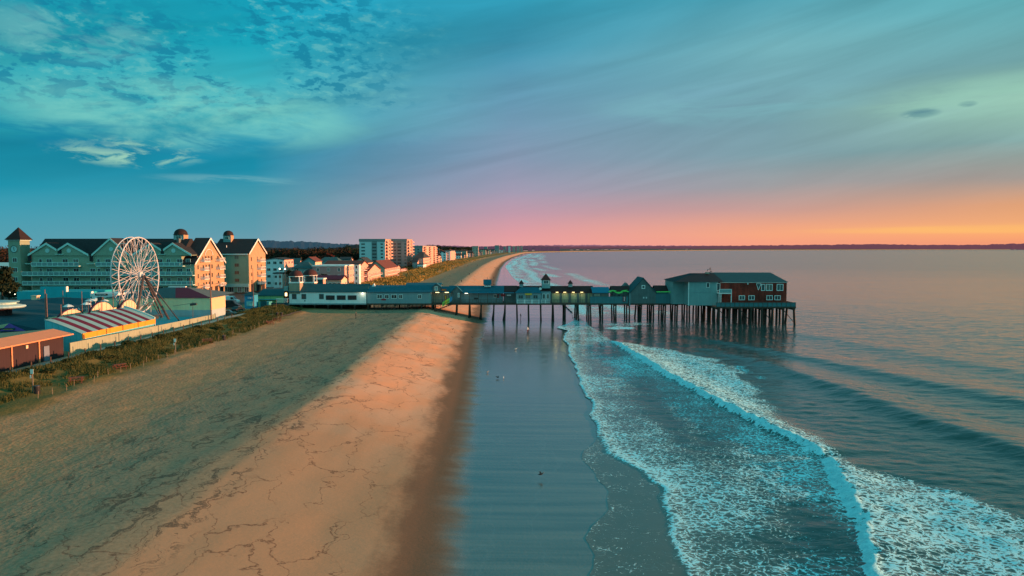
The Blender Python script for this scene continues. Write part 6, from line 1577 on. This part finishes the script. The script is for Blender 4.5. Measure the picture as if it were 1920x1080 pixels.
# street lamps lit in town
for (u, v, Y, lb) in ((524.5, 505.5, 255, 'dimmer of two lit street lamps above the guest house stairs'), (534.5, 505.5, 258, 'brighter of two lit street lamps above the guest house stairs')):
    x, z = at(u, v, Y); rt = thing('street_lamp', (x, Y, 5), lb, 'street lamp'); MB().tube((x, Y, 4.8), (x, Y, z), .09, .06, 6).build('pole', M['dark_steel'], rt)
    MB().lathe(x, Y, [(.1, z), (.34, z+.25), (.1, z+.55)], 10).build('lamp_globe', M['lamp_white'], rt)
for (u, v, lb) in ((86, 552, None),):
    pass
x, z = at(15, 546, 212)
for i, (u, v) in enumerate(((11, 545), (15.5, 548.5), (19, 549), (28, 552.5))):
    x, z = at(u, v, 203); rt = thing('street_lamp', (x, 203, 5), ['small lit lamp under the left dark tree', 'second small lit lamp by the dark trees', 'brightest small lamp by the dark trees', 'small lamp nearest the turquoise wall'][i], 'street lamp')
    MB().tube((x, 203, 4.8), (x, 203, z), .05, .04, 6).build('pole', M['dark_steel'], rt); MB().lathe(x, 203, [(.05, z), (.16, z+.12), (.05, z+.28)], 8).build('lamp_globe', M['lamp_white'] if i > 0 else M['lamp_glow'], rt)
# ---- people
def pmat(name, top, legs):
    m, nt, b, N = newmat(name); tc = nn(nt, 'ShaderNodeTexCoord'); z = N.sep(tc.outputs['Object'])[2]
    c_ = N.ramp(N.m('DIVIDE', z, 1.8), [(0, (.02,.02,.02,1)), (.05, (*legs, 1)), (.52, (*top, 1)), (.835, (.42,.22,.15,1)), (.93, (.03,.02,.015,1))], 'CONSTANT'); lk(nt, c_, b.inputs['Base Color']); b.inputs['Roughness'].default_value = .85; return m
PM = [pmat('clothes_dark', (.02,.02,.025), (.02,.02,.03)), pmat('clothes_pale', (.65,.60,.55), (.12,.02,.02)), pmat('clothes_mixed', (.06,.025,.02), (.03,.04,.06))]
def person_mesh(stride, arm, bend):
    v = []; e = []; r_ = []
    def P_(x, y, z, r, par=None):
        v.append((x, y, z)); r_.append(r)
        if par is not None: e.append((par, len(v)-1))
        return len(v)-1
    pel = P_(0, 0, .95, .145); wa = P_(0, .01+bend*.05, 1.12, .125, pel); ch = P_(0, bend*.12, 1.32, .155, wa); nk = P_(0, bend*.18, 1.48, .055, ch); hd = P_(0, bend*.2+.02, 1.60, .095, nk); P_(0, bend*.2+.01, 1.70, .085, hd)
    for s_ in (-1, 1):
        hp = P_(s_*.10, 0, .88, .10, pel); kn = P_(s_*.11, s_*stride*.22+.03, .49, .065, hp); an = P_(s_*.11, s_*stride*.42, .09, .042, kn); P_(s_*.12, s_*stride*.42+.14, .04, .035, an)
        sh_ = P_(s_*.19, bend*.13, 1.41, .065, ch); el_ = P_(s_*.25, -s_*arm*.12+bend*.1, 1.14, .045, sh_); wr_ = P_(s_*.24, -s_*arm*.3+.08, .92, .033, el_); P_(s_*.235, -s_*arm*.33+.11, .82, .028, wr_)
    me = bpy.data.meshes.new('person'); me.from_pydata(v, e, []); return me, r_
def person(x, y, rz, pm, label, stride=.6, arm=.5, bend=0.0, z=None, group=None):
    me, rr = person_mesh(stride, arm, bend); o = bpy.data.objects.new('person', me); COL.objects.link(o)
    sk = o.modifiers.new('skin', 'SKIN'); 
    for i, r in enumerate(rr): o.data.skin_vertices[0].data[i].radius = (r, r*.8 if i in (1, 2) else r)
    o.data.skin_vertices[0].data[0].use_root = True
    o.modifiers.new('sub', 'SUBSURF').render_levels = 1; o.data.materials.append(PM[pm])
    sk.use_smooth_shade = True
    o.location = (x, y, ground_z(x, y) if z is None else z); o.rotation_euler = (0, 0, rz); tag(o, label, 'person', group)
def skin_ok(o): pass
_pm0 = person
def per(u, v, z, *a, **k_):
    x, y = ground_at(u, v, z); 
    for _ in range(3): z = ground_z(x, y); x, y = ground_at(u, v, z)
    person(x, y, *a, **k_)
per(667.5, 597, 3.6, 1.6, 0, 'lone walker in dark clothes on the upper beach before the white pier building', .1, .1)
per(976.5, 598, .2, 1.2, 0, 'person in dark clothes standing on wet sand under the pier', .3, .6, .4)
per(989.5, 625, .2, .4, 1, 'person in a pale top and dark red shorts bending by a pier pile', .8, .5, 1.0)
for i, (u, v, lb) in enumerate(((865.5, 530, 'walker on the grey upper sand beyond the pier roof'), (914, 524, 'left walker of a pair on the sunlit sand beyond the pier'), (926, 524, 'right walker of a pair on the sunlit sand beyond the pier'),
      (924.5, 530, 'walker just beyond the boxy cupola'), (925, 537, 'walker close behind the pier roof ridge, left one of two'), (928, 537, 'walker close behind the pier roof ridge, right one of two'),
      (969, 521, 'taller walker at the purple water edge beyond the pier'), (973.5, 528, 'walker on the wet sand right of the small cupola'), (928, 503, 'walker far off on the sunlit sand, left one'), (935, 507, 'walker far off on the sunlit sand, right one'),
      (877, 500, 'small distant walker near the dune grass'), (895, 499, 'small distant walker on the grey sand'), (949, 490, 'distant walker near the surf'), (911, 487, 'distant walker far up the beach, left one'), (906, 488, 'distant walker far up the beach beside another'),
      (880, 516, 'small figure on the grey sand between dunes and surf'))):
    per(u, v, 2.5, rnd.uniform(0, 6), i % 3 if i % 3 != 1 else 2, lb, rnd.uniform(.2, .8), rnd.uniform(.1, .8))
# ---- gulls
mk('gull_grey', (.25,.25,.24), .7, .15); mk('gull_dark', (.035,.03,.028), .7, .2); mk('gull_white', (.75,.75,.72), .7, .05); mk('beak', (.5,.3,.05), .5, .1)
def gull(x, y, rz, m, label, sc_=1.0, fly=False, z=None, group='gulls on the wet sand'):
    rt = thing('gull', (x, y, ground_z(x, y) if z is None else z), label, 'bird', group); rt.rotation_euler = (0, 0, rz); rt.scale = (sc_,)*3
    def B(mb, n, m_, sm=True):
        me = bpy.data.meshes.new(n); me.from_pydata(mb.v, [], mb.f); me.materials.append(m_); o = bpy.data.objects.new(n, me); COL.objects.link(o); o.parent = rt
        if sm: me.polygons.foreach_set('use_smooth', [True]*len(me.polygons))
    b_ = MB(); st_ = [(-.30,.20,.012),(-.22,.20,.03),(-.10,.20,.068),(.02,.205,.082),(.12,.225,.065),(.18,.27,.040),(.21,.31,.045),(.245,.325,.038),(.27,.32,.012)]
    for a, b2 in zip(st_[:-1], st_[1:]): b_.tube((a[0],0,a[1]), (b2[0],0,b2[1]), a[2], b2[2], 10, False)
    B(b_, 'body', M[m]); B(MB().tube((.265,0,.318), (.33,0,.305), .012, .004, 6), 'beak', M['beak'])
    for s_ in (-1, 1):
        if fly: w_ = MB(); w_.add([(.10,s_*.05,.25),(-.08,s_*.05,.25),(-.05,s_*.32,.36),(.09,s_*.30,.36),(-.12,s_*.62,.30)], [(0,1,2,3),(3,2,4)]); B(w_, 'wing', M[m], False)
        else:
            w_ = MB(); w_.add([(.10,s_*.075,.24),(-.02,s_*.088,.25),(-.34,s_*.03,.215),(-.08,s_*.085,.18)], [(0,1,2,3)]); B(w_, 'wing', M['gull_grey'], False)
            B(MB().tube((.0,s_*.035,.15), (.01,s_*.035,0), .009, .008, 5), 'leg', M['beak'])
def gl_(u, v, *a, **k_):
    x, y = ground_at(u, v, .2); gull(x, y, *a, **k_)
gl_(1014, 898, .3, 'gull_dark', 'dark bird skimming over the wet sand alone, nearest bird', 1.0, True, z=.45, group=None)
gl_(933, 710, 2.5, 'gull_dark', 'dark gull with spread wings in the small flock on wet sand', 1.1, True)
gl_(914, 700, .5, 'gull_grey', 'grey gull at the left of the small flock on wet sand', 1.1)
gl_(944, 710.5, 1.5, 'gull_white', 'pale gull at the right of the small flock on wet sand', 1.1)
gl_(966.5, 656, .2, 'gull_white', 'bright white gull alone on the wet sand before the pier', 1.3)
for i, (u, v) in enumerate(((849, 628), (852, 633), (885.5, 636), (904, 637), (907, 641), (839, 622))):
    gl_(u, v, i*1.3, 'gull_dark', 'tiny dark bird at the damp sand edge in front of the pier', 1.0, group='tiny dark birds at the damp sand edge')
